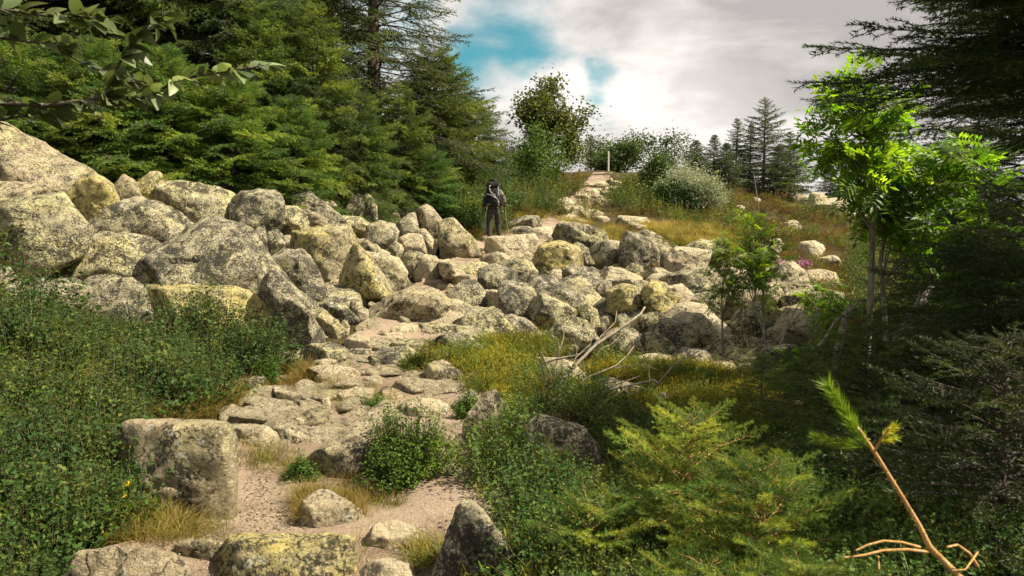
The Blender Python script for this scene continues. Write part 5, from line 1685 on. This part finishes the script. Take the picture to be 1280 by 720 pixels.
def clump_heath(seed, r=.22, h=.24, n=95, w=.010):
    """heather: upright sprigs, each a few crossed slim faces"""
    rng = np.random.RandomState(seed); mb = MB()
    for i in range(n):
        a = rng.rand() * 6.3; q = math.sqrt(rng.rand()) * r
        b = np.array((math.cos(a) * q, math.sin(a) * q, -.02))
        hh = h * (1 - .4 * (q / r) ** 2) * rng.uniform(.55, 1.15)
        t = b + np.array((math.cos(a) * q * .5, math.sin(a) * q * .5, hh)) + rng.normal(size=3) * .02
        mb.tube([b, t], [.0014, .0006], 3, 0, cap=False)
        for k in range(7):
            s = .35 + .62 * k / 6
            p = b + (t - b) * s; v = rng.normal(size=3); v[2] = abs(v[2]) + 1.1; v /= np.linalg.norm(v)
            sd = np.cross(v, rng.normal(size=3)); sd /= np.linalg.norm(sd); ln = .030 * rng.uniform(.7, 1.3)
            mb.add([p - sd * w * .3, p + sd * w * .3, p + v * ln + sd * w * .22, p + v * ln - sd * w * .22], [(0, 1, 2, 3)], 1)
    return mb


def clump_grass(seed, r=.12, h=.24, n=60, w=.006, arch=1.15):
    rng = np.random.RandomState(seed); mb = MB()
    for i in range(n):
        a = rng.rand() * 6.3; q = rng.rand() * r; ln = h * rng.uniform(.5, 1.2); out = arch * rng.uniform(.2, 1.2)
        b = np.array((math.cos(a) * q, math.sin(a) * q, -.01)); a2 = a + rng.normal() * .7
        d = np.array((math.cos(a2), math.sin(a2), 0)); sd = np.array((-d[1], d[0], 0)) * w / 2
        P = [b + d * out * ln * s ** 1.8 + np.array((0, 0, ln * (s - .35 * out * s ** 2.5))) for s in (0, .35, .7, 1)]
        W = (1, .9, .6, .1)
        V = []
        for p, ww in zip(P, W): V += [p - sd * ww, p + sd * ww]
        mb.add(V, [(0, 1, 3, 2), (2, 3, 5, 4), (4, 5, 7, 6)], 0)
    return mb


def spread(name, clumps, mats, P, seed, label, s0, s1, ref=6.0, grow=.5, tilt=.25, color=(1, 1, 1), sink=.02, maxs=9):
    rng = np.random.RandomState(seed); n = len(P)
    sc = rng.uniform(s0, s1, n) * np.clip((np.clip(P[:, 1], 1.5, 99) / ref) ** grow, .5, maxs)
    sc = sc * (1 + .45 * vnoise(P * 1.3 + 3) + .2 * vnoise(P * 4))
    P = P.copy(); P[:, 2] -= sink
    rot = np.stack([rng.normal(0, tilt * .5, n), rng.normal(0, tilt * .5, n), rng.uniform(0, 6.3, n)], 1)
    return scatter_object(name, clumps, mats, P, rot, sc, rng.randint(0, len(clumps), n), label, color)


BIL = [clump_bilberry(0, leaf=.021, per=17), clump_bilberry(1, leaf=.016, per=22), clump_bilberry(2, r=.24, h=.32, leaf=.026, per=13), clump_bilberry(3, r=.15, h=.36, n=18, leaf=.02)]
HEA = [clump_heath(s) for s in range(4)]
GRA = [clump_grass(s) for s in range(4)]
FARH = [clump_heath(10 + s, .35, .22, 60, .022) for s in range(3)]

LEFT_BIL = [(-560, 300), (-10, 326), (30, 378), (90, 402), (180, 418), (250, 424), (330, 440), (348, 468), (310, 496), (268, 512), (200, 518), (150, 530), (138, 640), (150, 660), (80, 690), (50, 730), (30, 855), (-560, 855)]
PATH_POLY = [(225, 662), (300, 612), (286, 575), (292, 545), (345, 540), (400, 500), (430, 440), (470, 400), (560, 398), (556, 440), (585, 470), (600, 500),
             (600, 560), (622, 600), (650, 640), (665, 719), (640, 760), (330, 760), (180, 735), (160, 700)]
RIGHT_BIL = [(606, 560), (628, 545), (640, 500), (700, 488), (760, 515), (850, 545), (960, 560), (1100, 520), (1300, 480), (1900, 400), (1900, 855), (690, 855), (668, 700), (640, 630), (615, 590)]
P = plant([LEFT_BIL], 2700, 1)
P = P[vnoise(P * 1.9 + 8) + .5 * vnoise(P * 5) > -.30]
spread('bilberry_shrubs', BIL, ['shrub_stem', 'bilberry_leaves'], P, 1, 'dark green bilberry shrubs spreading over the bank beside the tan boulder', .75, 1.5, 4.5, .55, color=(.58, .70, .62))  # tint also lowered, so some shade is put into the leaf colour
P = plant([RIGHT_BIL], 2300, 2, avoid=[[(650, 540), (758, 540), (758, 618), (650, 618)]])
P = P[vnoise(P * 1.9 + 8) + .5 * vnoise(P * 5) > -.45]
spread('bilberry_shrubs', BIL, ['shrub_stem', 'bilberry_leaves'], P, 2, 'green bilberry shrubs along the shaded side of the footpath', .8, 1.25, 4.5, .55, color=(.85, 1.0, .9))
P = plant([LEFT_BIL, RIGHT_BIL], 420, 21)
spread('heather', HEA, ['shrub_stem', 'heath_tips'], P, 21, 'straggly heather sprigs standing among the bilberry leaves', .6, 1.25, 4.8, .5, color=(.55, .75, .6), tilt=.5)
P = plant([LEFT_BIL, RIGHT_BIL], 200, 22)
spread('dry_grass', GRA, ['dry_grass'], P, 22, 'dry grass stems sticking up through the bilberry leaves', .8, 1.5, 4.8, .5, color=(.7, .8, .7), tilt=.5)
GOLD = [(545, 440), (600, 432), (690, 432), (705, 455), (830, 464), (935, 474), (945, 560), (850, 552), (760, 518), (700, 495), (640, 505), (622, 540), (590, 500), (600, 478), (540, 470)]
P = plant([GOLD], 1700, 3, shrink=1.2, avoid=[[(650, 440), (748, 440), (752, 492), (650, 486)], [(730, 468), (815, 468), (815, 508), (730, 506)], [(810, 485), (845, 485), (845, 520), (810, 520)]])
P = P[vnoise(P * 2.1 + 1) > -.35]
spread('heather', HEA, ['shrub_stem', 'heath_tips'], P, 3, 'golden green heather around the dead shrub', .38, .72, 6.5, .6, color=(1.15, 1.2, .8))
P = plant([GOLD], 420, 4)
P = P[vnoise(P * 1.3 + 5) > -.1]
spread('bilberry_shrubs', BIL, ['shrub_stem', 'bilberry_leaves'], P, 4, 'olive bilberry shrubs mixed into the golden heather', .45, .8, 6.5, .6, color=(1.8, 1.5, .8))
# heath hillside above the boulder field
SLOPE = [(-600, 196), (-600, 330), (-100, 240), (300, 240), (520, 262), (560, 310), (610, 296), (640, 300), (690, 268), (790, 292), (880, 305), (1000, 335), (1060, 470), (1400, 470), (1900, 420), (1900, 196)]
FARPATH = [(600, 320), (640, 296), (685, 270), (698, 250), (722, 232), (738, 216), (784, 216), (788, 238), (770, 262), (745, 285), (722, 310), (660, 325)]
P = plant([SLOPE], 5200, 5, avoid=[FARPATH])
spread('heath', FARH, ['shrub_stem', 'brown_heath'], P, 5, 'brown and olive heath covering the hillside below the ridge', .5, 1.0, 18, .8, tilt=.5)
P = plant([[(560, 196), (560, 300), (800, 300), (1060, 340), (1060, 196)]], 900, 6, avoid=[FARPATH])
spread('heath', HEA, ['shrub_stem', 'heath_tips'], P, 6, 'olive green heath tufts scattered over the upper slope', .35, .75, 14, .5, tilt=.4, color=(.85, .95, .9))
# dark mounds by the far path
P = plant([[(640, 232), (695, 232), (702, 272), (640, 276)], [(695, 236), (722, 240), (720, 250), (700, 250)], [(768, 240), (815, 236), (820, 275), (760, 268)], [(720, 250), (765, 262), (742, 275), (722, 276)],
           [(745, 214), (790, 214), (785, 222), (755, 222)], [(1090, 300), (1060, 330), (1080, 420), (1180, 420)]], 520, 7)
spread('bilberry_shrubs', BIL, ['shrub_stem', 'bilberry_leaves'], P, 7, 'dark green bilberry mounds beside the far path', 1.0, 1.7, 12, .8, color=(.9, .9, .7))
P = plant([[(800, 245), (880, 250), (950, 232), (1060, 256), (1060, 440), (1000, 330), (890, 300), (800, 280)], [(560, 215), (640, 212), (700, 215), (700, 240), (560, 250)]], 360, 17)
P = P[vnoise(P * .45 + 4) > .25]
spread('bilberry_shrubs', BIL, ['shrub_stem', 'bilberry_leaves'], P, 17, 'olive shrub mounds dotted over the brown heath slope', 1.0, 1.9, 12, .8, color=(1.3, 1.2, .7))
# golden grass strip
P = plant([[(800, 288), (800, 278), (860, 280), (900, 285), (930, 300), (930, 330), (890, 312), (840, 300)], [(755, 290), (780, 285), (778, 304), (758, 302)], [(700, 275), (740, 278), (735, 288), (705, 284)]], 520, 8, rocks=False)
spread('golden_grass', GRA, ['dry_grass'], P, 8, 'golden dry grass between the boulders and the willow bush', .7, 1.1, 9, .3, color=(1.0, 1.0, .8))
P = plant([[(556, 300), (560, 262), (608, 258), (612, 290), (600, 302)], [(640, 262), (690, 250), (700, 275), (650, 285)]], 160, 18, rocks=False)
spread('green_grass', GRA, ['green_grass'], P, 18, 'yellow-green grass by the hiker and the path bend', .4, .8, 9, .35, color=(1.1, 1.2, .8))
# dry fringe along the shrubs and path
FR = [[(150, 520), (200, 500), (300, 485), (345, 468), (350, 480), (310, 505), (270, 520), (200, 526)], [(325, 440), (360, 440), (400, 470), (370, 500), (330, 490)], [(288, 548), (350, 552), (362, 580), (330, 592), (292, 590)],
      [(352, 580), (400, 590), (455, 612), (455, 628), (410, 612), (372, 612), (350, 600)], [(430, 625), (470, 628), (520, 640), (470, 650), (452, 672), (440, 655)], [(400, 480), (430, 478), (480, 490), (510, 505), (470, 510), (420, 520)],
      [(490, 440), (560, 440), (560, 470), (500, 470)], [(120, 640), (260, 655), (280, 680), (215, 690), (150, 682)], [(440, 670), (460, 690), (450, 720), (440, 720)], [(500, 660), (560, 690), (560, 720), (520, 715)]]
P = plant(FR, 420, 9, rocks=False)
spread('dry_grass', GRA, ['dry_grass'], P, 9, 'short dry yellow grass along the edges of the footpath', .35, .8, 5, .6, color=(.75, .7, .6), tilt=.5)
P = plant(FR[2:], 330, 10, rocks=False)
spread('green_grass', GRA, ['green_grass'], P, 10, 'olive grass tufts between the path stones', .35, .75, 5, .6, color=(.7, .8, .6), tilt=.5)
P = plant([[(375, 630), (455, 640), (458, 660), (380, 662)]], 60, 11, rocks=False)
P[:, 2] += .06
spread('dry_grass', GRA, ['dry_grass'], P, 11, 'dry grass growing on the half covered tan rock', .3, .6, 4, .5, color=(.8, .75, .6), tilt=.6, sink=.0)
P = plant([FIELD], 260, 12, shrink=1.0)
spread('dry_grass', GRA, ['green_grass'], P, 12, 'tufts of grass and moss in the gaps of the boulder field', .5, 1.0, 10, .7, color=(.8, .75, .6))
# dark undergrowth beneath the wood
P = plant([[(-300, 196), (-300, 250), (40, 165), (150, 222), (330, 232), (520, 262), (600, 300), (640, 262), (600, 215), (400, 200)]], 900, 13, rocks=False)
spread('undergrowth', BIL, ['shrub_stem', 'bilberry_leaves'], P, 13, 'dark undergrowth beneath the conifers', 1.2, 2.4, 12, .8, color=(.8, .9, .7))
# grit and needles on the dirt
def clump_grit(seed):
    rng = np.random.RandomState(seed); mb = MB(); v, f = ico(1)
    for i in range(14):
        s = rng.uniform(.002, .009) * np.array((1, 1, .6)); mb.add(v * s * rng.uniform(.8, 1.2, 3) + np.append(rng.normal(size=2) * .09, .001), f, 0)
    return mb
P = plant([PATH_POLY], 1500, 14, rocks=False)
spread('gravel', [clump_grit(s) for s in range(4)], ['pale_granite'], P, 14, 'fine gravel strewn over the dirt of the footpath', .6, 1.3, 5, .5, sink=-.012, tilt=.1)
def clump_litter(seed):
    rng = np.random.RandomState(seed); mb = MB()
    for i in range(16):
        p = np.append(rng.normal(size=2) * .1, .004 + rng.rand() * .006); a = rng.rand() * 6.3; l = rng.uniform(.01, .04)
        mb.tube([p, p + (math.cos(a) * l, math.sin(a) * l, rng.uniform(0, .008))], [.0014, .0008], 3, 0, cap=False)
    return mb
P = plant([PATH_POLY], 700, 15, rocks=False)
spread('twig_litter', [clump_litter(s) for s in range(3)], ['dead_wood'], P, 15, 'bits of twig and dry stems lying on the dirt', .7, 1.3, 5, .4, sink=-.012, tilt=.1, color=(1, 1, 1))

# ---------------- bushes that stand alone beside the path
def small_bush(px, py, wpx, hpx, n, seed, label, clumps, mats, tint, name='bilberry_bush', cat='bush', dense=1):
    b = hit(px, py); wd = wpx / F * b[1]; hg = hpx / F * b[1]
    b[1] += wd * .35; b[0] = (px - 640) / F * b[1]; b[2] = tz(b[0], b[1])
    root = thing(name, tuple(b), label, cat)
    rng = np.random.RandomState(seed); st = MB(); lf = MB()
    for i in range(n):
        a = rng.rand() * 6.3; q = math.sqrt(rng.rand()); u = q * wd / 2
        u *= 1 + .28 * math.sin(a * 3 + seed) + .12 * rng.normal()
        top = np.array((math.cos(a) * u, math.sin(a) * u, hg * math.sqrt(max(.05, 1 - q * q * .9)) * rng.uniform(.62, 1.22) * (1 + .2 * math.sin(a * 2 + seed * 2))))
        bs = np.array((top[0] * .35, top[1] * .35, -.02))
        mid = bs * .45 + top * .55 + rng.normal(size=3) * .015
        st.tube([bs, mid, top], [.003, .002, .0008], 3, 0, cap=False)
        LV = np.array([(0, 0, 0), (.5, -.30, .08), (1, 0, -.08), (.5, .30, .08)]) * .021
        for k in range(26):
            s = .35 + .66 * k / 26
            p = (bs + (mid - bs) * s / .55 if s < .55 else mid + (top - mid) * (s - .55) / .45) + rng.normal(size=3) * .013
            lf.add((LV * rng.uniform(.7, 1.25)) @ rotm(rng, .8).T + p, [(0, 1, 2), (0, 2, 3)], 0)
    link('stems', st.mesh('stems', ['shrub_stem'], False), root)
    link('foliage', lf.mesh('foliage', mats, False), root, color=tint)
    return root


small_bush(505, 622, 128, 92, 460, 1, 'round glossy bilberry bush standing between the two arms of the path', BIL, ['bilberry_leaves'], (1.55, 1.45, .8))
small_bush(372, 612, 44, 36, 90, 2, 'little dark bush left of the dry grass behind the tan rock'.replace('left of', 'beside'), BIL, ['bilberry_leaves'], (1.2, 1.2, .8))
small_bush(332, 484, 38, 36, 80, 3, 'small dark bush at the tip of the bilberry bank', BIL, ['bilberry_leaves'], (1.0, 1.1, .7))
small_bush(585, 530, 34, 34, 80, 4, 'small bush hugging the upright pointed stone', BIL, ['bilberry_leaves'], (1.1, 1.2, .8))
small_bush(470, 525, 60, 22, 80, 5, 'flat bilberry bush under the oval pale stone', BIL, ['bilberry_leaves'], (1.1, 1.2, .8))
small_bush(535, 470, 60, 36, 120, 6, 'dark bush climbing on the sloping overgrown boulder', BIL, ['bilberry_leaves'], (1.0, 1.0, .7))
small_bush(515, 470, 34, 24, 60, 7, 'grassy bush at the foot of the rounded speckled boulder', BIL, ['bilberry_leaves'], (1.3, 1.2, .7))
small_bush(690, 262, 26, 14, 60, 8, 'dark heather mound beside the step stones of the far path', BIL, ['bilberry_leaves'], (.5, .6, .5))

# heather in flower and yellow flowers
for px, py, Y, lb in ((159, 604, 3.55, 'upper of the two small yellow flowers before the tan boulder'), (155, 619, 3.4, 'lower of the two small yellow flowers before the tan boulder')):
    c = at(px, py, Y); g0 = np.array((c[0] + .02, c[1] + .05, tz(c[0], c[1] + .05)))
    root = thing('yellow_flower', tuple(g0), lb, 'flower')
    mb = MB(); mb.tube([(0, 0, 0), tuple((c - g0) * .6 + (.02, 0, 0)), tuple(c - g0)], [.002, .0016, .0012], 4, 0)
    link('stem', mb.mesh('stem', ['green_grass'], False), root)
    mb = MB(); LV, LF = leaf_shape(.016, .007, .1, .1, 2)
    for k in range(12):
        a = k * PI / 6; M = np.array(((math.cos(a), -math.sin(a), 0), (math.sin(a), math.cos(a), 0), (0, 0, 1)))
        T_ = np.array(((1, 0, 0), (0, .5, -.86), (0, .86, .5)))
        mb.add(LV @ M.T @ T_.T + (c - g0), LF, 0)
    link('petals', mb.mesh('petals', ['yellow_petals'], False), root)
rng = np.random.RandomState(44)
c = gp(990, 19.5); mb = MB()
c = hit(990, 336); root = thing('heather_plant', tuple(c), 'pinkish purple flowering heather above the white boulder', 'heather')
mb = clump_heath(77, .32, .30, 130, .03); link('sprigs', mb.mesh('sprigs', ['dead_wood', 'heather_bloom'], False), root)

# ---------------- marker post, pale slab
b = gp(759.5, 53.0); root = thing('marker_post', tuple(b), 'pale wooden marker post standing at the top of the path', 'post')
mb = MB(); hp = at(759.5, 190, 53)[2] - b[2]
mb.tube([(0, 0, -.2), (.01, 0, hp * .5), (.0, 0, hp)], [.062, .06, .056], 9, 0)
link('pole', mb.mesh('pole', ['weathered_post_wood'], True), root)
mb = MB(); mb.tube([(0, 0, hp), (0, 0, hp + .03)], [.066, .03], 9, 0); link('cap', mb.mesh('cap', ['weathered_post_wood'], True), root)
b = gp(645, 27.0); zt = at(645, 240, 27)[2]
root = thing('bench', (b[0], b[1], b[2]), 'pale slab bench half hidden in the heath beyond the hiker', 'bench')
def box(mb, c, s, mi=0, rz=0.0, bev=.15):
    c = np.array(c); s = np.array(s) / 2
    bm = bmesh.new(); bmesh.ops.create_cube(bm, size=2)
    for v in bm.verts: v.co = Vector((v.co.x * s[0], v.co.y * s[1], v.co.z * s[2]))
    bmesh.ops.bevel(bm, geom=list(bm.edges), offset=min(s) * bev, segments=2, affect='EDGES')
    bmesh.ops.triangulate(bm, faces=list(bm.faces))
    V = np.array([v.co[:] for v in bm.verts]); Fc = np.array([[v.index for v in f.verts] for f in bm.faces]); bm.free()
    cz, sz = math.cos(rz), math.sin(rz)
    mb.add(V @ np.array(((cz, -sz, 0), (sz, cz, 0), (0, 0, 1))).T + c, Fc, mi)
hb = zt - b[2]
mb = MB(); box(mb, (0, 0, hb - .05), (.75, .35, .10)); link('seat', mb.mesh('seat', ['weathered_post_wood'], False), root)
for sx in (-.3, .3):
    mb = MB(); box(mb, (sx, 0, (hb - .1) / 2 - .1), (.10, .28, hb + .1)); link('leg', mb.mesh('leg', ['weathered_post_wood'], False), root)

# ------------------------------------------------------------------ the hiker
def skin_obj(name, chains, mat, parent, sub=2):
    """chains: dict joint -> (co, radius) and edges; grown with a Skin modifier rooted at the first joint"""
    joints, edges = chains
    names = list(joints); idx = {n: i for i, n in enumerate(names)}
    me = bpy.data.meshes.new(name)
    me.from_pydata([joints[n][0] for n in names], [(idx[a], idx[b]) for a, b in edges], [])
    o = link(name, me, parent)
    sk = o.modifiers.new('skin', 'SKIN'); sk.use_smooth_shade = True; sk.branch_smoothing = .3
    lay = me.skin_vertices[0].data if me.skin_vertices else None
    if lay is None:
        bpy.context.view_layer.objects.active = o
        bm = bmesh.new(); bm.from_mesh(me); bm.verts.layers.skin.verify(); bm.to_mesh(me); bm.free(); lay = me.skin_vertices[0].data
    for i, n in enumerate(names):
        r = joints[n][1]; lay[i].radius = (r, r) if np.isscalar(r) else r
        lay[i].use_root = (i == 0)
    s = o.modifiers.new('smooth', 'SUBSURF'); s.levels = sub; s.render_levels = sub
    me.materials.append(MAT[mat])
    return o


foot = hit(617, 304)
HS = (at(617, 222, foot[1])[2] - foot[2]) / 1.80
hk = thing('person', tuple(foot), 'hiker in dark trousers and camouflage jacket walking uphill with a black backpack', 'person', rz=R(6))
hk.scale = (HS,) * 3
# +Y is the walking direction (away from the viewer), +X to the viewer's right
J = {
 'pelvis': ((0, 0, .95), (.15, .11)), 'waist': ((0, .02, 1.08), (.135, .10)), 'chest': ((.01, .07, 1.30), (.165, .115)), 'neckb': ((.02, .11, 1.48), (.085, .075)), 'neck': ((.025, .13, 1.545), .055),
 'headc': ((.03, .155, 1.66), (.078, .095)), 'top': ((.03, .165, 1.745), (.06, .07)),
 'hipL': ((-.095, 0, .90), .095), 'kneeL': ((-.115, -.01, .50), .062), 'ankL': ((-.125, -.10, .10), .042), 'toeL': ((-.135, .06, .04), .036),
 'hipR': ((.095, .01, .90), .095), 'kneeR': ((.14, .12, .52), .062), 'ankR': ((.155, .10, .17), .042), 'toeR': ((.165, .24, .12), .036),
 'shL': ((-.17, .09, 1.43), .070), 'elL': ((-.245, .06, 1.17), .047), 'wrL': ((-.20, .24, 1.02), .030), 'paL': ((-.19, .30, 1.01), (.034, .020)),
 'shR': ((.20, .09, 1.43), .070), 'elR': ((.30, .06, 1.17), .047), 'wrR': ((.33, .24, .99), .030), 'paR': ((.335, .30, .97), (.034, .020)),
}
E = [('pelvis', 'waist'), ('waist', 'chest'), ('chest', 'neckb'), ('neckb', 'neck'), ('neck', 'headc'), ('headc', 'top'), ('pelvis', 'hipL'), ('hipL', 'kneeL'), ('kneeL', 'ankL'), ('ankL', 'toeL'),
     ('pelvis', 'hipR'), ('hipR', 'kneeR'), ('kneeR', 'ankR'), ('ankR', 'toeR'), ('chest', 'shL'), ('shL', 'elL'), ('elL', 'wrL'), ('wrL', 'paL'), ('chest', 'shR'), ('shR', 'elR'), ('elR', 'wrR'), ('wrR', 'paR')]
for sd, sx in (('L', -1), ('R', 1)):
    pa = np.array(J['pa' + sd][0])
    for q in range(4):
        o1 = pa + ((q - 1.5) * .019 * sx, .045, -.005 * q); o2 = o1 + (0, .022 - .003 * abs(q - 1), -.028); o3 = o2 + (0, -.022, -.020)
        J[f'f{sd}{q}a'] = (tuple(o1), .0095); J[f'f{sd}{q}b'] = (tuple(o2), .0085); J[f'f{sd}{q}c'] = (tuple(o3), .0075)
        E += [('pa' + sd, f'f{sd}{q}a'), (f'f{sd}{q}a', f'f{sd}{q}b'), (f'f{sd}{q}b', f'f{sd}{q}c')]
    t1_ = np.array(J['wr' + sd][0]) + (-.03 * sx, .03, .0); t2_ = t1_ + (-.004 * sx, .04, -.016)
    J[f't{sd}a'] = (tuple(t1_), .011); J[f't{sd}b'] = (tuple(t2_), .009); E += [('wr' + sd, f't{sd}a'), (f't{sd}a', f't{sd}b')]
skin_obj('body', (J, E), 'skin', hk, 2)
g = lambda n, k: (J[n][0], tuple(x * k for x in J[n][1]) if not np.isscalar(J[n][1]) else J[n][1] * k)
TJ = {'pelvis': g('pelvis', 1.10), 'waist': (J['waist'][0], (.145, .11)), 'hipL': g('hipL', 1.15), 'kneeL': g('kneeL', 1.32), 'ankL': ((-.125, -.095, .12), .062), 'hipR': g('hipR', 1.15), 'kneeR': g('kneeR', 1.32), 'ankR': ((.155, .10, .19), .062)}
skin_obj('trousers', (TJ, [('pelvis', 'waist'), ('pelvis', 'hipL'), ('hipL', 'kneeL'), ('kneeL', 'ankL'), ('pelvis', 'hipR'), ('hipR', 'kneeR'), ('kneeR', 'ankR')]), 'trouser_cloth', hk, 2)
KJ = {'chest': g('chest', 1.14), 'waist': (J['waist'][0], (.165, .13)), 'hem': ((0, 0, .94), (.175, .13)), 'neckb': g('neckb', 1.15), 'shL': g('shL', 1.2), 'elL': g('elL', 1.35), 'wrL': ((-.205, .22, 1.03), .042), 'shR': g('shR', 1.2), 'elR': g('elR', 1.35), 'wrR': ((.328, .22, 1.0), .042)}
skin_obj('jacket', (KJ, [('chest', 'waist'), ('waist', 'hem'), ('chest', 'neckb'), ('chest', 'shL'), ('shL', 'elL'), ('elL', 'wrL'), ('chest', 'shR'), ('shR', 'elR'), ('elR', 'wrR')]), 'jacket_cloth', hk, 2)
for sd in ('L', 'R'):
    a, t = np.array(J['ank' + sd][0]), np.array(J['toe' + sd][0])
    skin_obj('boot', ({'ank': (tuple(a + (0, 0, -.005)), .056), 'shaft': (tuple(a + (0, 0, .07)), .058), 'heel': (tuple(a + (0, -.03, -.055)), .045), 'ball': (tuple(t + (0, -.04, 0)), (.046, .036)), 'toe': (tuple(t + (0, .02, -.004)), (.04, .028))},
             [('ank', 'shaft'), ('ank', 'heel'), ('ank', 'ball'), ('ball', 'toe')]), 'boot_leather', hk, 1)
# head: cap, hair at the nape, ears, face
hc = np.array((.03, .16, 1.685))
mb = MB(); v, f = ico(3); m = v[:, 2] > -.25; q = v * (.100, .120, .095) + hc + (0, 0, .02)
ff = np.array([t for t in f if m[t].all()]); mb.add(q, ff, 0)
box(mb, hc + (0, .135, .015), (.14, .09, .012)); link('cap', mb.mesh('cap', ['cap_cloth'], True), hk)
mb = MB(); mm = (v[:, 1] < .25) & (v[:, 2] < .2) & (v[:, 2] > -.8); q = v * (.090, .108, .108) + hc - (0, .004, .01)
mb.add(q, np.array([t for t in f if mm[t].all()]), 0); link('hair', mb.mesh('hair', ['pack_cloth'], True), hk)
for sx in (-1, 1):
    mb = MB(); v2, f2 = ico(2); mb.add(v2 * (.012, .020, .032) + hc + (sx * .088, .0, -.02), f2, 0); link('ear', mb.mesh('ear', ['skin'], True), hk)
    mb = MB(); mb.add(v2 * (.011, .008, .009) + hc + (sx * .032, .092, .0), f2, 0); link('eye', mb.mesh('eye', ['weathered_post_wood'], True), hk)
mb = MB(); mb.add(v2 * (.013, .022, .024) + hc + (0, .105, -.02), f2, 0); link('nose', mb.mesh('nose', ['skin'], True), hk)
mb = MB(); mb.add(v2 * (.024, .008, .007) + hc + (0, .094, -.058), f2, 0); link('mouth', mb.mesh('mouth', ['skin'], True), hk)

bp = thing('backpack', tuple(foot), 'bulky black backpack with pale grey straps on the back of the hiker', 'backpack', rz=R(6)); bp.scale = (HS,) * 3
def pack(c, s, seed=0, name='pack_bag', mat='pack_cloth'):
    v, f = ico(4); p = np.sign(v) * np.abs(v) ** .62; p /= np.maximum(1, np.linalg.norm(p, axis=1)[:, None] * .82)
    p = p * np.array(s) / 2; p += v * (fbm(v * 2.6 + seed, 3) * .018)[:, None]
    mb = MB(); mb.add(p + c, f, 0); link(name, mb.mesh(name, [mat], True), bp)
pack((-.03, -.13, 1.27), (.37, .27, .56), 1, 'bag')
pack((-.03, -.14, 1.585), (.34, .26, .15), 2, 'top_lid')
pack((-.03, -.29, 1.19), (.25, .10, .30), 3, 'front_pocket')
pack((-.25, -.12, 1.12), (.09, .15, .25), 4, 'side_pocket'); pack((.18, -.12, 1.12), (.08, .15, .25), 5, 'side_pocket')
for pts_ in ([(-.14, -.29, 1.52), (-.12, -.32, 1.40), (-.02, -.345, 1.30), (.09, -.33, 1.16), (.12, -.28, 1.03)], [(.10, -.29, 1.54), (.11, -.31, 1.42), (.09, -.33, 1.30)], [(-.20, -.24, 1.33), (-.10, -.345, 1.30), (.02, -.35, 1.22)],
             [(-.19, -.22, 1.05), (-.05, -.30, 1.06), (.14, -.26, 1.12)]):
    mb = MB(); mb.tube(np.array(pts_), .013, 5, 0); link('strap', mb.mesh('strap', ['pack_strap'], True), bp)
mb = MB(); box(mb, (-.12, -.335, 1.55), (.045, .02, .03)); link('label_patch', mb.mesh('label_patch', ['weathered_post_wood'], False), bp)
for sx in (-.10, .14):
    mb = MB(); mb.tube(np.array([(sx, .0, 1.50), (sx * 1.1, .12, 1.53), (sx * 1.2, .22, 1.42), (sx * 1.3, .21, 1.22), (sx * 1.5, .05, 1.10)]), .02, 6, 0); link('shoulder_strap', mb.mesh('shoulder_strap', ['pack_cloth'], True), bp)
for hand, tip, lb in ((np.array((.335, .335, .98)), np.array((.47, .10, .02)), 'trekking pole held low beside the hiker on the sunny side'), (np.array((-.19, .335, 1.0)), np.array((-.24, .42, .06)), 'trekking pole in the other hand of the hiker, hidden behind the legs')):
    po = thing('trekking_pole', tuple(foot), lb, 'trekking pole', rz=R(6)); po.scale = (HS,) * 3
    d = hand - tip; d /= np.linalg.norm(d)
    mb = MB(); mb.tube([tip, tip + (hand - tip) * .5, hand - d * .08], [.007, .009, .010], 8, 0); link('shaft', mb.mesh('shaft', ['pole_metal'], True), po)
    mb = MB(); mb.tube([hand - d * .10, hand - d * .02, hand + d * .05], [.015, .017, .020], 8, 0); link('grip', mb.mesh('grip', ['rubber'], True), po)
    mb = MB(); mb.tube([tip + d * .05, tip + d * .06], [.035, .02], 10, 0); link('basket', mb.mesh('basket', ['rubber'], True), po)
